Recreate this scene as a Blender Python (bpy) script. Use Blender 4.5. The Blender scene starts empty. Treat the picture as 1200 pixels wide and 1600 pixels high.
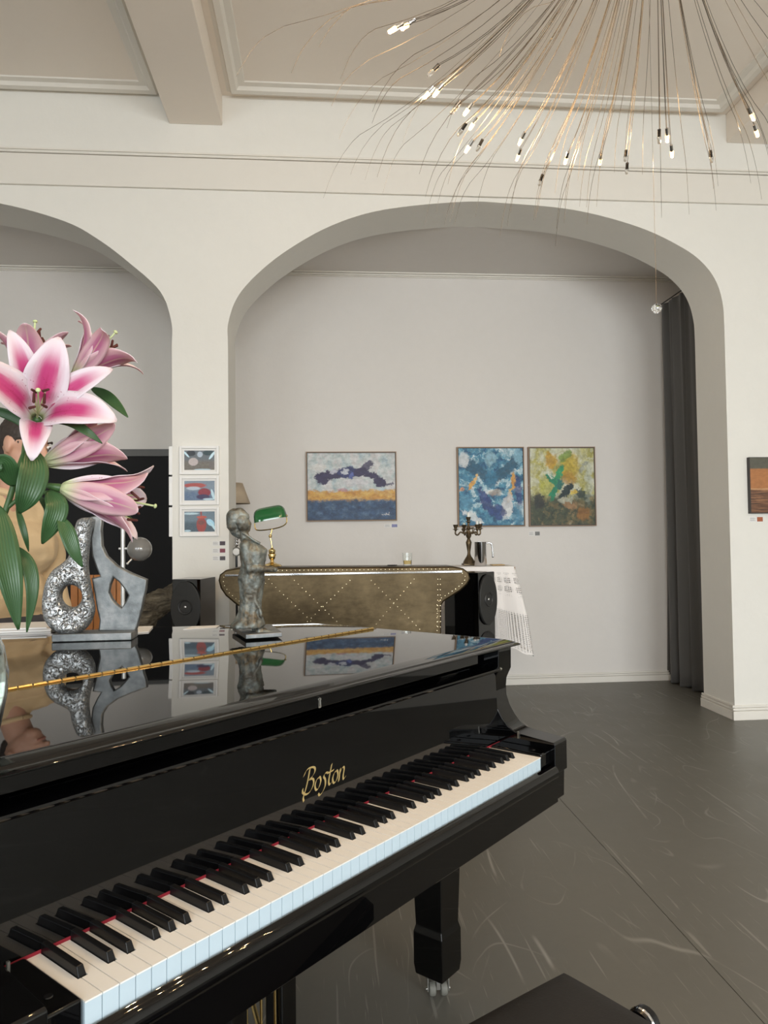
import bpy, bmesh, math, random
from math import sin, cos, pi, radians, sqrt, atan2
from mathutils import Vector, Matrix, noise as mnoise
random.seed(7)
scene = bpy.context.scene
COL = scene.collection
# ------------------------------------------------------------------ camera
CAM_F = 1150.0                       # focal length in pixels of the 1200x1600 frame
YAW, PITCH, ROLL, CAM_H = 0.0846, 0.0333, -0.01216, 1.295
_F = Vector((sin(YAW)*cos(PITCH), cos(YAW)*cos(PITCH), sin(PITCH)))
_R0 = Vector((cos(YAW), -sin(YAW), 0)); _U0 = _R0.cross(_F)
_R = _R0*cos(ROLL) + _U0*sin(ROLL); _U = -_R0*sin(ROLL) + _U0*cos(ROLL)
CAM = Vector((0, 0, CAM_H))
cd = bpy.data.cameras.new('camera'); co = bpy.data.objects.new('camera', cd); COL.objects.link(co)
cd.sensor_fit = 'VERTICAL'; cd.sensor_height = 32.0; cd.lens = 32.0*CAM_F/1600.0; cd.clip_start = 0.02
m = Matrix.Identity(4)
for i in range(3):
    m[i][0] = _R[i]; m[i][1] = _U[i]; m[i][2] = -_F[i]; m[i][3] = CAM[i]
co.matrix_world = m
scene.camera = co
# ------------------------------------------------------------------ world, daylight, exposure
w = bpy.data.worlds.new('sky'); scene.world = w; w.use_nodes = True
bg = w.node_tree.nodes['Background']; bg.inputs[0].default_value = (0.85, 0.92, 1.0, 1); bg.inputs[1].default_value = 1.7
WINDOWS = [(-3.3, 2.3, 130), (-0.2, 2.3, 190), (3.1, 2.6, 330)]        # facade behind the camera: centre x, width, daylight
WIN_Z0, WIN_Z1, FACADE_Y = 0.30, 3.10, -3.4
def daylight(name, loc, rot, sx, sy, power, col):
    l = bpy.data.lights.new(name, 'AREA'); l.shape = 'RECTANGLE'; l.size = sx; l.size_y = sy; l.energy = power; l.color = col
    o = bpy.data.objects.new(name, l); COL.objects.link(o); o.location = loc; o.rotation_euler = rot
for wx, ww, wp_ in WINDOWS:
    daylight('daylight', (wx, FACADE_Y-1.15, 2.35), (radians(90-40), 0, 0), ww+.5, 3.2, wp_*1.6, (0.92, 0.975, 1.0))      # sky light falls in slanting down
vs = scene.view_settings
vs.view_transform = 'Standard'; vs.look = 'None'; vs.exposure = 0.02; vs.gamma = 1.0; vs.use_curve_mapping = False

# ------------------------------------------------------------------ helpers
def ray(px, py): return _F + _R*((px-600)/CAM_F) - _U*((py-800)/CAM_F)
def at(px, py, Y):
    d = ray(px, py); return CAM + d*(Y/d.y)
def atz(px, py, z):
    d = ray(px, py); return CAM + d*((z-CAM_H)/d.z)
def link(name, me, mt=None, parent=None, smooth=False):
    o = bpy.data.objects.new(name, me); COL.objects.link(o)
    if mt is not None:
        for q in (mt if isinstance(mt, (list, tuple)) else [mt]): me.materials.append(q)
    if parent is not None: o.parent = parent
    if smooth: me.shade_smooth()
    return o
class G:
    """collects verts and faces of one mesh"""
    def __init__(s): s.v = []; s.f = []; s.mi = []
    def add(s, vs_, fs_, mi=0):
        b = len(s.v); s.v += [tuple(q) for q in vs_]; s.f += [tuple(i+b for i in q) for q in fs_]; s.mi += [mi]*len(fs_); return s
    def box(s, x0, x1, y0, y1, z0, z1, mi=0):
        return s.add([(x0,y0,z0),(x1,y0,z0),(x1,y1,z0),(x0,y1,z0),(x0,y0,z1),(x1,y0,z1),(x1,y1,z1),(x0,y1,z1)],
                     [(3,2,1,0),(4,5,6,7),(0,1,5,4),(1,2,6,5),(2,3,7,6),(3,0,4,7)], mi)
    def prism(s, pts, f, a, b, mi=0):
        """pts: 2d outline (ccw); f(p,q,h)->3d; extrude h from a to b"""
        n = len(pts)
        vv = [f(p, q, a) for p, q in pts] + [f(p, q, b) for p, q in pts]
        ff = [tuple(range(n-1, -1, -1)), tuple(range(n, 2*n))] + [(i, (i+1) % n, n+(i+1) % n, n+i) for i in range(n)]
        return s.add(vv, ff, mi)
    def lathe(s, prof, n=24, c=(0, 0, 0), ax='z', mi=0, a0=0.0, cap=True):
        """prof: (r,h) list"""
        vv = []
        for r, h in prof:
            for k in range(n):
                a = a0+2*pi*k/n; x, y = r*cos(a), r*sin(a)
                p = (x, y, h) if ax == 'z' else ((h, x, y) if ax == 'x' else (y, h, x))
                vv.append((c[0]+p[0], c[1]+p[1], c[2]+p[2]))
        ff = []
        for i in range(len(prof)-1):
            for k in range(n):
                ff.append((i*n+k, i*n+(k+1) % n, (i+1)*n+(k+1) % n, (i+1)*n+k))
        if cap:
            ff.append(tuple(range(n-1, -1, -1))); ff.append(tuple(range((len(prof)-1)*n, len(prof)*n)))
        return s.add(vv, ff, mi)
    def tube(s, pts, r, n=8, mi=0):
        pts = [Vector(p) for p in pts]; m_ = len(pts)
        rr = r if isinstance(r, (list, tuple)) else [r]*m_
        T = []
        for i in range(m_):
            t = pts[min(i+1, m_-1)]-pts[max(i-1, 0)]; T.append(t.normalized() if t.length > 1e-9 else Vector((0, 0, 1)))
        up = Vector((0, 0, 1)) if abs(T[0].z) < .9 else Vector((1, 0, 0))
        a = T[0].cross(up).normalized(); vv = []
        for i in range(m_):
            a = (a - T[i]*a.dot(T[i])).normalized(); b = T[i].cross(a)
            for k in range(n):
                g = 2*pi*k/n; vv.append(pts[i]+a*(cos(g)*rr[i])+b*(sin(g)*rr[i]))
        ff = [(i*n+k, i*n+(k+1) % n, (i+1)*n+(k+1) % n, (i+1)*n+k) for i in range(m_-1) for k in range(n)]
        ff += [tuple(range(n-1, -1, -1)), tuple(range((m_-1)*n, m_*n))]
        return s.add(vv, ff, mi)
    def ball(s, c, r, n=12, m_=8, mi=0):
        rx, ry, rz = r if isinstance(r, (list, tuple)) else (r, r, r)
        vv = [(c[0], c[1], c[2]-rz)]
        for i in range(1, m_):
            t = pi*i/m_-pi/2
            for k in range(n): vv.append((c[0]+rx*cos(t)*cos(2*pi*k/n), c[1]+ry*cos(t)*sin(2*pi*k/n), c[2]+rz*sin(t)))
        vv.append((c[0], c[1], c[2]+rz)); L = len(vv)-1
        ff = [(0, 1+(k+1) % n, 1+k) for k in range(n)] + [(L, L-n+k, L-n+(k+1) % n) for k in range(n)]
        ff += [(1+i*n+k, 1+i*n+(k+1) % n, 1+(i+1)*n+(k+1) % n, 1+(i+1)*n+k) for i in range(m_-2) for k in range(n)]
        return s.add(vv, ff, mi)
    def cone(s, a, b, ra, rb, n=14, mi=0):
        """round cone: tapered limb with ball ends"""
        a = Vector(a); b = Vector(b); d = (b-a); L = d.length
        if L < 1e-6: return s.ball(a, ra, mi=mi)
        d.normalize(); P = []; Rr = []
        for k in range(4): t = -pi/2+pi/2*k/4; P.append(a+d*(ra*sin(t))); Rr.append(max(1e-4, ra*cos(t)))
        P.append(a); Rr.append(ra); P.append(b); Rr.append(rb)
        for k in range(1, 5): t = pi/2*k/4; P.append(b+d*(rb*sin(t))); Rr.append(max(1e-4, rb*cos(t)))
        return s.tube(P, Rr, n, mi)
    def grid(s, f, nu, nv, mi=0, wrapu=False):
        vv = [f(i/nu, j/nv) for j in range(nv+1) for i in range(nu+1)]
        ff = [(j*(nu+1)+i, j*(nu+1)+i+1, (j+1)*(nu+1)+i+1, (j+1)*(nu+1)+i) for j in range(nv) for i in range(nu)]
        return s.add(vv, ff, mi)
    def me(s, name='mesh'):
        me = bpy.data.meshes.new(name); me.from_pydata([tuple(q) for q in s.v], [], s.f); me.update()
        if any(s.mi): me.polygons.foreach_set('material_index', s.mi)
        return me
    def obj(s, name, mt, parent=None, smooth=False, bevel=0.0, seg=2, angle=35):
        o = link(name, s.me(name), mt, parent, smooth)
        if bevel:
            b = o.modifiers.new('bevel', 'BEVEL'); b.width = bevel; b.segments = seg; b.limit_method = 'ANGLE'; b.angle_limit = radians(angle)
            if smooth or seg > 1:
                o.data.shade_smooth(); b.harden_normals = True
        elif smooth == 'auto' or smooth:
            smooth_by_angle(o.data)
        return o
def smooth_by_angle(me, ang=40):
    me.shade_smooth()
    bm = bmesh.new(); bm.from_mesh(me); lim = radians(ang)
    for e in bm.edges:
        e.smooth = not (len(e.link_faces) == 2 and e.calc_face_angle(0) > lim)
    bm.to_mesh(me); bm.free()
def tag(o, label=None, cat=None, group=None, kind=None):
    if label: o['label'] = label
    if cat: o['category'] = cat
    if group: o['group'] = group
    if kind: o['kind'] = kind
    return o
def thing(name, label, cat, loc=(0, 0, 0), rz=0.0, group=None):
    o = bpy.data.objects.new(name, None); COL.objects.link(o); o.location = loc; o.rotation_euler = (0, 0, rz); o.empty_display_size = .1
    return tag(o, label, cat, group)
def struct(o): o['kind'] = 'structure'; return o
def bez(p0, p1, p2, p3, n):
    p0, p1, p2, p3 = map(Vector, (p0, p1, p2, p3))
    return [p0*(1-t)**3+p1*3*t*(1-t)**2+p2*3*t*t*(1-t)+p3*t**3 for t in [i/n for i in range(n+1)]]
def spline(pts, n=6, closed=False):
    pts = [Vector(p) for p in pts]; N = len(pts); out = []
    rng = N if closed else N-1
    for i in range(rng):
        a, b, c, d = (pts[(i-1) % N] if closed or i > 0 else pts[0]*2-pts[1]), pts[i], pts[(i+1) % N], (pts[(i+2) % N] if closed or i+2 < N else pts[-1]*2-pts[-2])
        for k in range(n):
            t = k/n
            out.append(((b*2)+(c-a)*t+(a*2-b*5+c*4-d)*t*t+(b*3-a-c*3+d)*t**3)*.5)
    if not closed: out.append(pts[-1])
    return out
def remeshed(g, voxel, smooth=4, fn=None, name='mesh'):
    """union of the shapes in g as one continuous surface"""
    o = bpy.data.objects.new('t', g.me()); COL.objects.link(o)
    r = o.modifiers.new('r', 'REMESH'); r.mode = 'VOXEL'; r.voxel_size = voxel
    if smooth:
        q = o.modifiers.new('s', 'SMOOTH'); q.factor = .5; q.iterations = smooth
    dg = bpy.context.evaluated_depsgraph_get(); dg.update()
    me = bpy.data.meshes.new_from_object(o.evaluated_get(dg)); me.name = name
    bpy.data.objects.remove(o)
    if fn:
        for q in me.vertices: q.co = fn(q.co, q.normal)
    me.shade_smooth(); return me
def outline_mesh(loops, extrude, bevel, res=3, name='mesh'):
    """solid from a 2d outline with holes, rounded edges"""
    c = bpy.data.curves.new('t', 'CURVE'); c.dimensions = '2D'; c.fill_mode = 'BOTH'; c.extrude = extrude; c.bevel_depth = bevel; c.bevel_resolution = res; c.offset = -bevel
    for lp in loops:
        sp = c.splines.new('POLY'); sp.points.add(len(lp)-1); sp.use_cyclic_u = True
        for i, p in enumerate(lp): sp.points[i].co = (p[0], p[1], 0, 1)
    o = bpy.data.objects.new('t', c); COL.objects.link(o)
    dg = bpy.context.evaluated_depsgraph_get(); dg.update()
    me = bpy.data.meshes.new_from_object(o.evaluated_get(dg)); me.name = name
    bpy.data.objects.remove(o); bpy.data.curves.remove(c); me.shade_smooth(); return me

# ------------------------------------------------------------------ materials
class S:
    def __init__(s, name):
        s.m = bpy.data.materials.new(name); s.m.use_nodes = True; s.t = s.m.node_tree; s.b = s.t.nodes['Principled BSDF']; s.o = s.t.nodes['Material Output']
        s.tc = s.t.nodes.new('ShaderNodeTexCoord'); s.gen = s.tc.outputs['Generated']; s.obj = s.tc.outputs['Object']; s.uv = s.tc.outputs['UV']
    def n(s, ty): return s.t.nodes.new('ShaderNode'+ty)
    def put(s, sock, val):
        if isinstance(val, bpy.types.NodeSocket): s.t.links.new(val, sock)
        elif isinstance(val, (tuple, list)): sock.default_value = (*val, 1) if len(val) == 3 and sock.type == 'RGBA' else val
        else: sock.default_value = val
    def noise(s, vec, scale=5, detail=3, rough=.5, dist=0.0, color=False):
        k = s.n('TexNoise'); s.put(k.inputs['Vector'], vec); k.inputs['Scale'].default_value = scale; k.inputs['Detail'].default_value = detail
        k.inputs['Roughness'].default_value = rough; k.inputs['Distortion'].default_value = dist
        return k.outputs['Color' if color else 'Fac']
    def vor(s, vec, scale=5, out='Distance', feat='F1'):
        k = s.n('TexVoronoi'); k.feature = feat; s.put(k.inputs['Vector'], vec); k.inputs['Scale'].default_value = scale; return k.outputs[out]
    def map(s, vec, loc=(0, 0, 0), rot=(0, 0, 0), sc=(1, 1, 1), ty='POINT'):
        k = s.n('Mapping'); k.vector_type = ty; s.put(k.inputs['Vector'], vec)
        k.inputs['Location'].default_value = loc; k.inputs['Rotation'].default_value = rot; k.inputs['Scale'].default_value = sc; return k.outputs[0]
    def math(s, op, a, b=None, c=None, clamp=False):
        k = s.n('Math'); k.operation = op; k.use_clamp = clamp; s.put(k.inputs[0], a)
        if b is not None: s.put(k.inputs[1], b)
        if c is not None: s.put(k.inputs[2], c)
        return k.outputs[0]
    def vm(s, op, a, b=None):
        k = s.n('VectorMath'); k.operation = op; s.put(k.inputs[0], a)
        if b is not None:
            s.put(k.inputs[3 if op == 'SCALE' else 1], b)
        return k.outputs['Value' if op in ('LENGTH', 'DOT_PRODUCT', 'DISTANCE') else 'Vector']
    def rng(s, v, a, b, c=0., d=1., smooth=True):
        k = s.n('MapRange'); k.interpolation_type = 'SMOOTHSTEP' if smooth else 'LINEAR'; s.put(k.inputs[0], v)
        for i, q in enumerate((a, b, c, d)): s.put(k.inputs[i+1], q)
        return k.outputs[0]
    def mix(s, f, a, b, blend='MIX'):
        k = s.n('Mix'); k.data_type = 'RGBA'; k.blend_type = blend; s.put(k.inputs[0], f); s.put(k.inputs[6], a); s.put(k.inputs[7], b); return k.outputs[2]
    def ramp(s, f, stops, interp='LINEAR'):
        k = s.n('ValToRGB'); s.put(k.inputs[0], f); e = k.color_ramp.elements; k.color_ramp.interpolation = interp
        while len(e) < len(stops): e.new(.5)
        for q, (p, c) in zip(e, stops): q.position = p; q.color = (*c, 1)
        return k.outputs[0]
    def xyz(s, v):
        k = s.n('SeparateXYZ'); s.put(k.inputs[0], v); return k.outputs
    def comb(s, x, y, z):
        k = s.n('CombineXYZ')
        for i, q in enumerate((x, y, z)): s.put(k.inputs[i], q)
        return k.outputs[0]
    def bump(s, h, strength=.2, dist=.01):
        k = s.n('Bump'); k.inputs['Strength'].default_value = strength; k.inputs['Distance'].default_value = dist; s.put(k.inputs['Height'], h); s.t.links.new(k.outputs[0], s.b.inputs['Normal'])
    def set(s, **kw):
        al = dict(base='Base Color', rough='Roughness', metal='Metallic', alpha='Alpha', ior='IOR', trans='Transmission Weight', coat='Coat Weight', sheen='Sheen Weight', sss='Subsurface Weight', spec='Specular IOR Level', emit='Emission Color', estr='Emission Strength', coatr='Coat Roughness')
        for k, q in kw.items(): s.put(s.b.inputs[al[k]], q)
        return s.m
def plain(name, col, rough=.5, metal=0., var=.06, vs_=30., bump=0., **kw):
    s = S(name); f = s.noise(s.obj, vs_, 3)
    c2 = tuple(max(0, q*(1-var)) for q in col); c1 = tuple(min(1, q*(1+var)) for q in col)
    s.set(base=s.mix(f, c2, c1), rough=rough, metal=metal, **kw)
    if bump: s.bump(f, bump, .002)
    return s.m
def plaster(name, col, var=.05):
    s = S(name); a = s.noise(s.obj, 1.3, 5, .6); b = s.noise(s.obj, 14, 5, .6)
    f = s.math('ADD', s.math('MULTIPLY', a, .6), s.math('MULTIPLY', b, .4))
    c = s.mix(f, tuple(q*(1-var) for q in col), tuple(min(1, q*(1+var)) for q in col))
    scuff = s.rng(s.noise(s.map(s.obj, sc=(9, 9, 22)), 1.0, 6, .75), .73, .80)
    c = s.mix(s.math('MULTIPLY', scuff, .25), c, tuple(q*.7 for q in col))
    s.set(base=c, rough=.75); s.bump(s.noise(s.obj, 7, 6, .6), .18, .015); return s.m
M = {}
M['wall'] = plaster('plaster_white', (.82, .795, .735))
M['wall_in'] = plaster('plaster_grey_white', (.77, .73, .685))
M['wall_green'] = plaster('plaster_green_white', (.66, .67, .62))
M['ceiling'] = plaster('plaster_ceiling', (.87, .79, .70), .03)
M['trim'] = plaster('painted_trim', (.80, .76, .69), .03)
M['black'] = plain('piano_black', (.0012, .0012, .0014), .025, spec=.5)
M['satin_black'] = plain('satin_black', (.006, .006, .007), .22)
M['key_white'] = plain('key_white', (.80, .78, .74), .28, var=.02, vs_=12)
M['key_front_daylit'] = plain('key_front_daylit', (.50, .60, .66), .35, var=.02, vs_=12)  # cool daylight falling on the key fronts is put into this colour
M['key_black'] = plain('key_black', (.006, .006, .0065), .28, spec=.28)
M['felt'] = plain('red_felt', (.24, .008, .02), .9, vs_=300)
M['gold'] = plain('brass', (.76, .56, .24), .16, 1.0)
M['goldpaint'] = plain('gold_leaf', (.62, .47, .20), .35, .6)
M['steel'] = plain('steel', (.72, .72, .73), .12, 1.0)
M['chrome_dull'] = plain('dull_chrome', (.55, .54, .50), .3, 1.0)
M['rubber'] = plain('grey_rubber', (.17, .165, .14), .6)
M['dark'] = plain('dark_matte', (.010, .010, .011), .9)
def leather():
    s = S('black_leather'); f = s.noise(s.obj, 90, 4, .6); s.set(base=s.mix(f, (.010, .009, .009), (.017, .015, .014)), rough=.48, spec=.3); s.bump(s.vor(s.obj, 220), .12, .001); return s.m
M['leather'] = leather()
def floor_mat():
    s = S('dark_linoleum'); P = s.obj
    a = s.noise(P, .8, 5, .6); b = s.noise(P, 22, 4, .7)
    c = s.mix(s.math('ADD', s.math('MULTIPLY', a, .65), s.math('MULTIPLY', b, .35)), (.100, .094, .078), (.150, .141, .118))
    tot = None
    for sc, thr, wid, seed, st in ((.9, .5, .0035, 3, .55), (1.7, .48, .0040, 11, .45), (2.6, .52, .0045, 23, .4), (1.2, .45, .0030, 31, .45), (4.2, .5, .006, 47, .3), (3.1, .55, .005, 57, .3)):
        q = s.map(P, loc=(seed, seed*1.7, 0), rot=(0, 0, seed), sc=(1.0, .35, 1))
        n_ = s.noise(q, sc, 1.2, .4)
        line = s.rng(s.math('ABSOLUTE', s.math('SUBTRACT', n_, thr)), 0., wid, 1., 0.)
        mask = s.rng(s.noise(s.map(P, loc=(seed*2.3, 5, 0)), 2.1, 3), .50, .66)
        l = s.math('MULTIPLY', s.math('MULTIPLY', line, mask), st)
        tot = l if tot is None else s.math('MAXIMUM', tot, l)
    fine = s.math('MULTIPLY', s.rng(s.noise(s.map(P, rot=(0, 0, .6), sc=(90, 3, 1)), 1, 3, .6), .64, .72), .40)
    fine2 = s.math('MULTIPLY', s.rng(s.noise(s.map(P, rot=(0, 0, -.9), sc=(80, 3.5, 1)), 1, 3, .6), .64, .72), .40)
    patch = s.rng(s.noise(s.map(P, loc=(3, 1, 0)), 1.1, 4), .40, .62)
    tot = s.math('MAXIMUM', tot, s.math('MULTIPLY', patch, s.math('MAXIMUM', fine, fine2)))
    for ang in (.15, 1.1, 2.2, 2.75):
        q = s.rng(s.noise(s.map(P, loc=(ang*7, 2, 0), rot=(0, 0, ang), sc=(38, 1.3, 1)), 1, 2, .5), .70, .735)
        tot = s.math('MAXIMUM', tot, s.math('MULTIPLY', q, .28))
    speck = s.math('MULTIPLY', s.rng(s.vor(P, 6), .0, .02, 1., 0.), .5)
    tot = s.math('MAXIMUM', tot, speck)
    s.set(base=s.mix(tot, c, (.42, .40, .36)), rough=s.rng(a, .3, .7, .36, .48), spec=.5); s.bump(b, .06, .003); return s.m
M['floor'] = floor_mat()
def curtain_mat():
    s = S('grey_curtain'); f = s.noise(s.map(s.obj, sc=(1, 1, 3)), 260, 2); s.set(base=s.mix(f, (.085, .081, .077), (.120, .116, .110)), rough=.9, sheen=.25); return s.m
M['curtain'] = curtain_mat()

# ------------------------------------------------------------------ room shell
WY0, WY1, BY, CZ = 4.905, 5.315, 6.30, 4.26            # arcade front and rear, back wall, ceiling
XL, XR = -5.2, 5.3
floor = struct(G().box(XL, XR, FACADE_Y, BY, -.12, -.008).obj('floor', M['dark']))
xs = [XL, -4.85, -2.85, -.85, 1.15, 3.15, XR]
for a, b in zip(xs, xs[1:]):
    G().box(a+.0012, b-.0012, FACADE_Y, BY, -.008, 0).obj('linoleum_sheet', M['floor'], floor)
ceil = struct(G().box(XL, XR, FACADE_Y, WY1, CZ, CZ+.1).obj('ceiling', M['ceiling']))
struct(G().box(XL, XR, WY1, BY, 3.585, 3.69).obj('ceiling_passage', M['wall_in']))
struct(G().box(XL, XR, BY, BY+.12, 0, 3.69).obj('wall_back', M['wall_in']))
struct(G().box(XL-.12, XL, FACADE_Y, BY, 0, CZ).obj('wall_left', M['wall']))
struct(G().box(XR, XR+.12, FACADE_Y, BY, 0, CZ).obj('wall_right', M['wall']))
# facade with the three big windows behind the camera
gw = G(); x = XL
for wx, ww, wp_ in WINDOWS:
    gw.box(x, wx-ww/2, FACADE_Y-.25, FACADE_Y, 0, CZ); gw.box(wx-ww/2, wx+ww/2, FACADE_Y-.25, FACADE_Y, 0, WIN_Z0); gw.box(wx-ww/2, wx+ww/2, FACADE_Y-.25, FACADE_Y, WIN_Z1, CZ); x = wx+ww/2
gw.box(x, XR, FACADE_Y-.25, FACADE_Y, 0, CZ)
struct(gw.obj('wall_facade', M['wall']))
for i, (wx, ww, wp_) in enumerate(WINDOWS):
    g = G(); t = .06
    g.box(wx-ww/2, wx-ww/2+t, FACADE_Y-.12, FACADE_Y-.06, WIN_Z0, WIN_Z1).box(wx+ww/2-t, wx+ww/2, FACADE_Y-.12, FACADE_Y-.06, WIN_Z0, WIN_Z1)
    g.box(wx-ww/2, wx+ww/2, FACADE_Y-.12, FACADE_Y-.06, WIN_Z0, WIN_Z0+t).box(wx-ww/2, wx+ww/2, FACADE_Y-.12, FACADE_Y-.06, WIN_Z1-t, WIN_Z1)
    g.box(wx-.03, wx+.03, FACADE_Y-.12, FACADE_Y-.06, WIN_Z0, WIN_Z1).box(wx-ww/2, wx+ww/2, FACADE_Y-.12, FACADE_Y-.06, 2.35, 2.41)
    struct(g.obj('window_%d' % (i+1), M['trim']))
# arcade wall: outline with two arches
AR = [(-.608, 2.60), (-.606, 2.72), (-.548, 2.89), (-.42, 3.048), (-.21, 3.222), (.09, 3.397), (.44, 3.512), (.97, 3.580), (1.30, 3.578), (1.78, 3.542), (2.236, 3.432), (2.55, 3.29), (2.70, 3.175), (2.785, 3.05), (2.825, 2.90), (2.832, 2.75)]
AL = [(-.972, 2.58), (-.974, 2.72), (-1.045, 2.925), (-1.25, 3.118), (-1.45, 3.27), (-1.66, 3.382), (-2.06, 3.488), (-2.60, 3.55)]
AL = AL + [(-5.2-px_, pz_) for px_, pz_ in reversed(AL[:-1])]
def smooth2(P, n=6): return [(q.x, q.y) for q in spline([Vector((a, b, 0)) for a, b in P], n)]
ar = smooth2(AR); al = smooth2(AL)
TOPZ = CZ
outl = [(XL, 0), (-4.228, 0)] + [(x_, z_) for x_, z_ in reversed(al)] + [(-.972, 0), (-.608, 0)] + ar + [(2.830, 0), (XR, 0), (XR, TOPZ), (XL, TOPZ)]
o = struct(G().prism(outl, lambda p, q, h: (p, h, q), WY0, WY1).obj('wall_arcade', M['wall'])); smooth_by_angle(o.data, 30)
# upper fascia and mouldings of the arcade wall
fas = struct(G().box(XL, XR, WY0-.022, WY0, 3.612, 3.818).obj('trim_1', M['trim'], bevel=.004))
struct(G().box(XL, XR, WY0-.027, WY0, 3.822, 3.834).box(XL, XR, WY0-.012, WY0, 3.850, 3.862).obj('trim_2', M['trim'], bevel=.004))
# ceiling beams
BEAMS = [(-.985, -.637), (2.885, 3.235), (-4.75, -4.4)]
for i, (a, b) in enumerate(BEAMS):
    struct(G().box(a, b, FACADE_Y, WY0, 4.055, CZ).obj('trim_%d' % (i+3), M['ceiling'], bevel=.006))
def frame_mould(x0, x1, y0, y1, i):
    g = G()
    prof = [(0, 0), (.022, -.012), (.034, -.034), (.07, -.030), (.085, -.010), (.125, -.008), (.13, 0)]
    for (d0, z0), (d1, z1) in zip(prof, prof[1:]):
        a = [(x0+d0, y0+d0), (x1-d0, y0+d0), (x1-d0, y1-d0), (x0+d0, y1-d0)]; b = [(x0+d1, y0+d1), (x1-d1, y0+d1), (x1-d1, y1-d1), (x0+d1, y1-d1)]
        for k in range(4):
            k2 = (k+1) % 4
            g.add([(*a[k], CZ+z0), (*a[k2], CZ+z0), (*b[k2], CZ+z1), (*b[k], CZ+z1)], [(0, 1, 2, 3)])
    struct(g.obj('trim_%d' % i, M['trim']))
frame_mould(-.60, 2.85, -3.2, 4.86, 10); frame_mould(-4.36, -1.025, -3.2, 4.90, 11); frame_mould(3.27, 5.2, -3.2, 4.86, 12)
# baseboards and picture rail
def baseboard(name, x0, x1, y, sgn=-1, h=.085):
    g = G(); g.box(x0, x1, min(y, y+sgn*.018), max(y, y+sgn*.018), 0, h*.62); g.box(x0, x1, min(y, y+sgn*.013), max(y, y+sgn*.013), h*.66, h*.82); g.box(x0, x1, min(y, y+sgn*.009), max(y, y+sgn*.009), h*.85, h)
    return struct(g.obj(name, M['trim'], bevel=.002))
baseboard('baseboard_back', -1.22, 3.25, BY)
baseboard('baseboard_arcade', 2.812, XR, WY0, h=.10); baseboard('baseboard_pillar', -.99, -.59, WY0, h=.10)
g = G()
for h0, h1, t in ((0, .062, .018), (.066, .082, .013), (.085, .10, .009)): g.box(2.83-t, 2.83, WY0-.01, WY1+.02, h0, h1)
struct(g.obj('baseboard_jamb', M['trim'], bevel=.002))
struct(G().box(XL, XR, BY-.022, BY, 3.555, 3.570).box(XL, XR, BY-.012, BY, 3.545, 3.555).box(XL, XR, BY-.03, BY, 3.572, 3.586).obj('trim_picture_rail', M['trim'], bevel=.003))
struct(G().box(3.26, 3.32, WY1, BY, 0, 3.6).obj('wall_passage', M['wall_in']))
# ------------------------------------------------------------------ grand piano (local x along the keys, y into the case)
PHI = 0.7534
PIANO_RZ = pi/2-PHI
PO = Vector((-.2919, .9406, 0))
def puv(u_, v_, z_): return PO + Vector((u_*sin(PHI)-v_*cos(PHI), u_*cos(PHI)+v_*sin(PHI), z_))
piano = thing('grand_piano', 'glossy black grand piano with closed lid and open keyboard', 'piano', PO, PIANO_RZ)
KW, NW, KL, KZ = .0235, 52, .147, .735
U0, U1 = -.1225, 1.345                                  # outer faces of the arms
LZ = 1.005
def offset(poly, d):
    n = len(poly); out = []
    for i in range(n):
        a, b, c = Vector(poly[i-1]), Vector(poly[i]), Vector(poly[(i+1) % n])
        e1 = (b-a).normalized(); e2 = (c-b).normalized(); n1 = Vector((-e1.y, e1.x)); n2 = Vector((-e2.y, e2.x))
        k = (n1+n2); k = k/max(.3, k.dot(n1)); out.append((b.x+k.x*d, b.y+k.y*d))
    return out
def slab(poly, levels):
    """stack of inset outlines: levels (inset, z)"""
    g = G(); n = len(poly); vv = []
    for d, z in levels: vv += [(x_, y_, z) for x_, y_ in offset(poly, d)]
    ff = [tuple(range(n-1, -1, -1)), tuple(range((len(levels)-1)*n, len(levels)*n))]
    for i in range(len(levels)-1): ff += [(i*n+k, i*n+(k+1) % n, (i+1)*n+(k+1) % n, (i+1)*n+k) for k in range(n)]
    return g.add(vv, ff)
LR, LL, LF, HV = 1.372, -.150, .132, .618
bent = [(LR, HV+.002), (LR, .70), (1.368, .80), (1.350, .90), (1.31, .968), (1.235, 1.045), (1.13, 1.145), (.977, 1.292), (.85, 1.432), (.77, 1.545), (.69, 1.65), (.57, 1.725), (.40, 1.76), (.10, 1.765), (-.08, 1.74), (LL, 1.66)]
bent_s = [(q.x, q.y) for q in spline([Vector((a, b, 0)) for a, b in bent[1:]], 4)]
EDGE = [(.006, .986), (.001, .9875), (0, .9885), (0, .9905), (.002, .9925), (.006, .994), (.009, .9945), (.012, .9965), (.018, .9995), (.026, 1.0025), (.033, 1.0045), (.040, LZ)]
def lid_piece(poly, name, mt):
    o = slab(poly, EDGE).obj(name, mt, piano, smooth=True); smooth_by_angle(o.data, 30); return o
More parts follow.
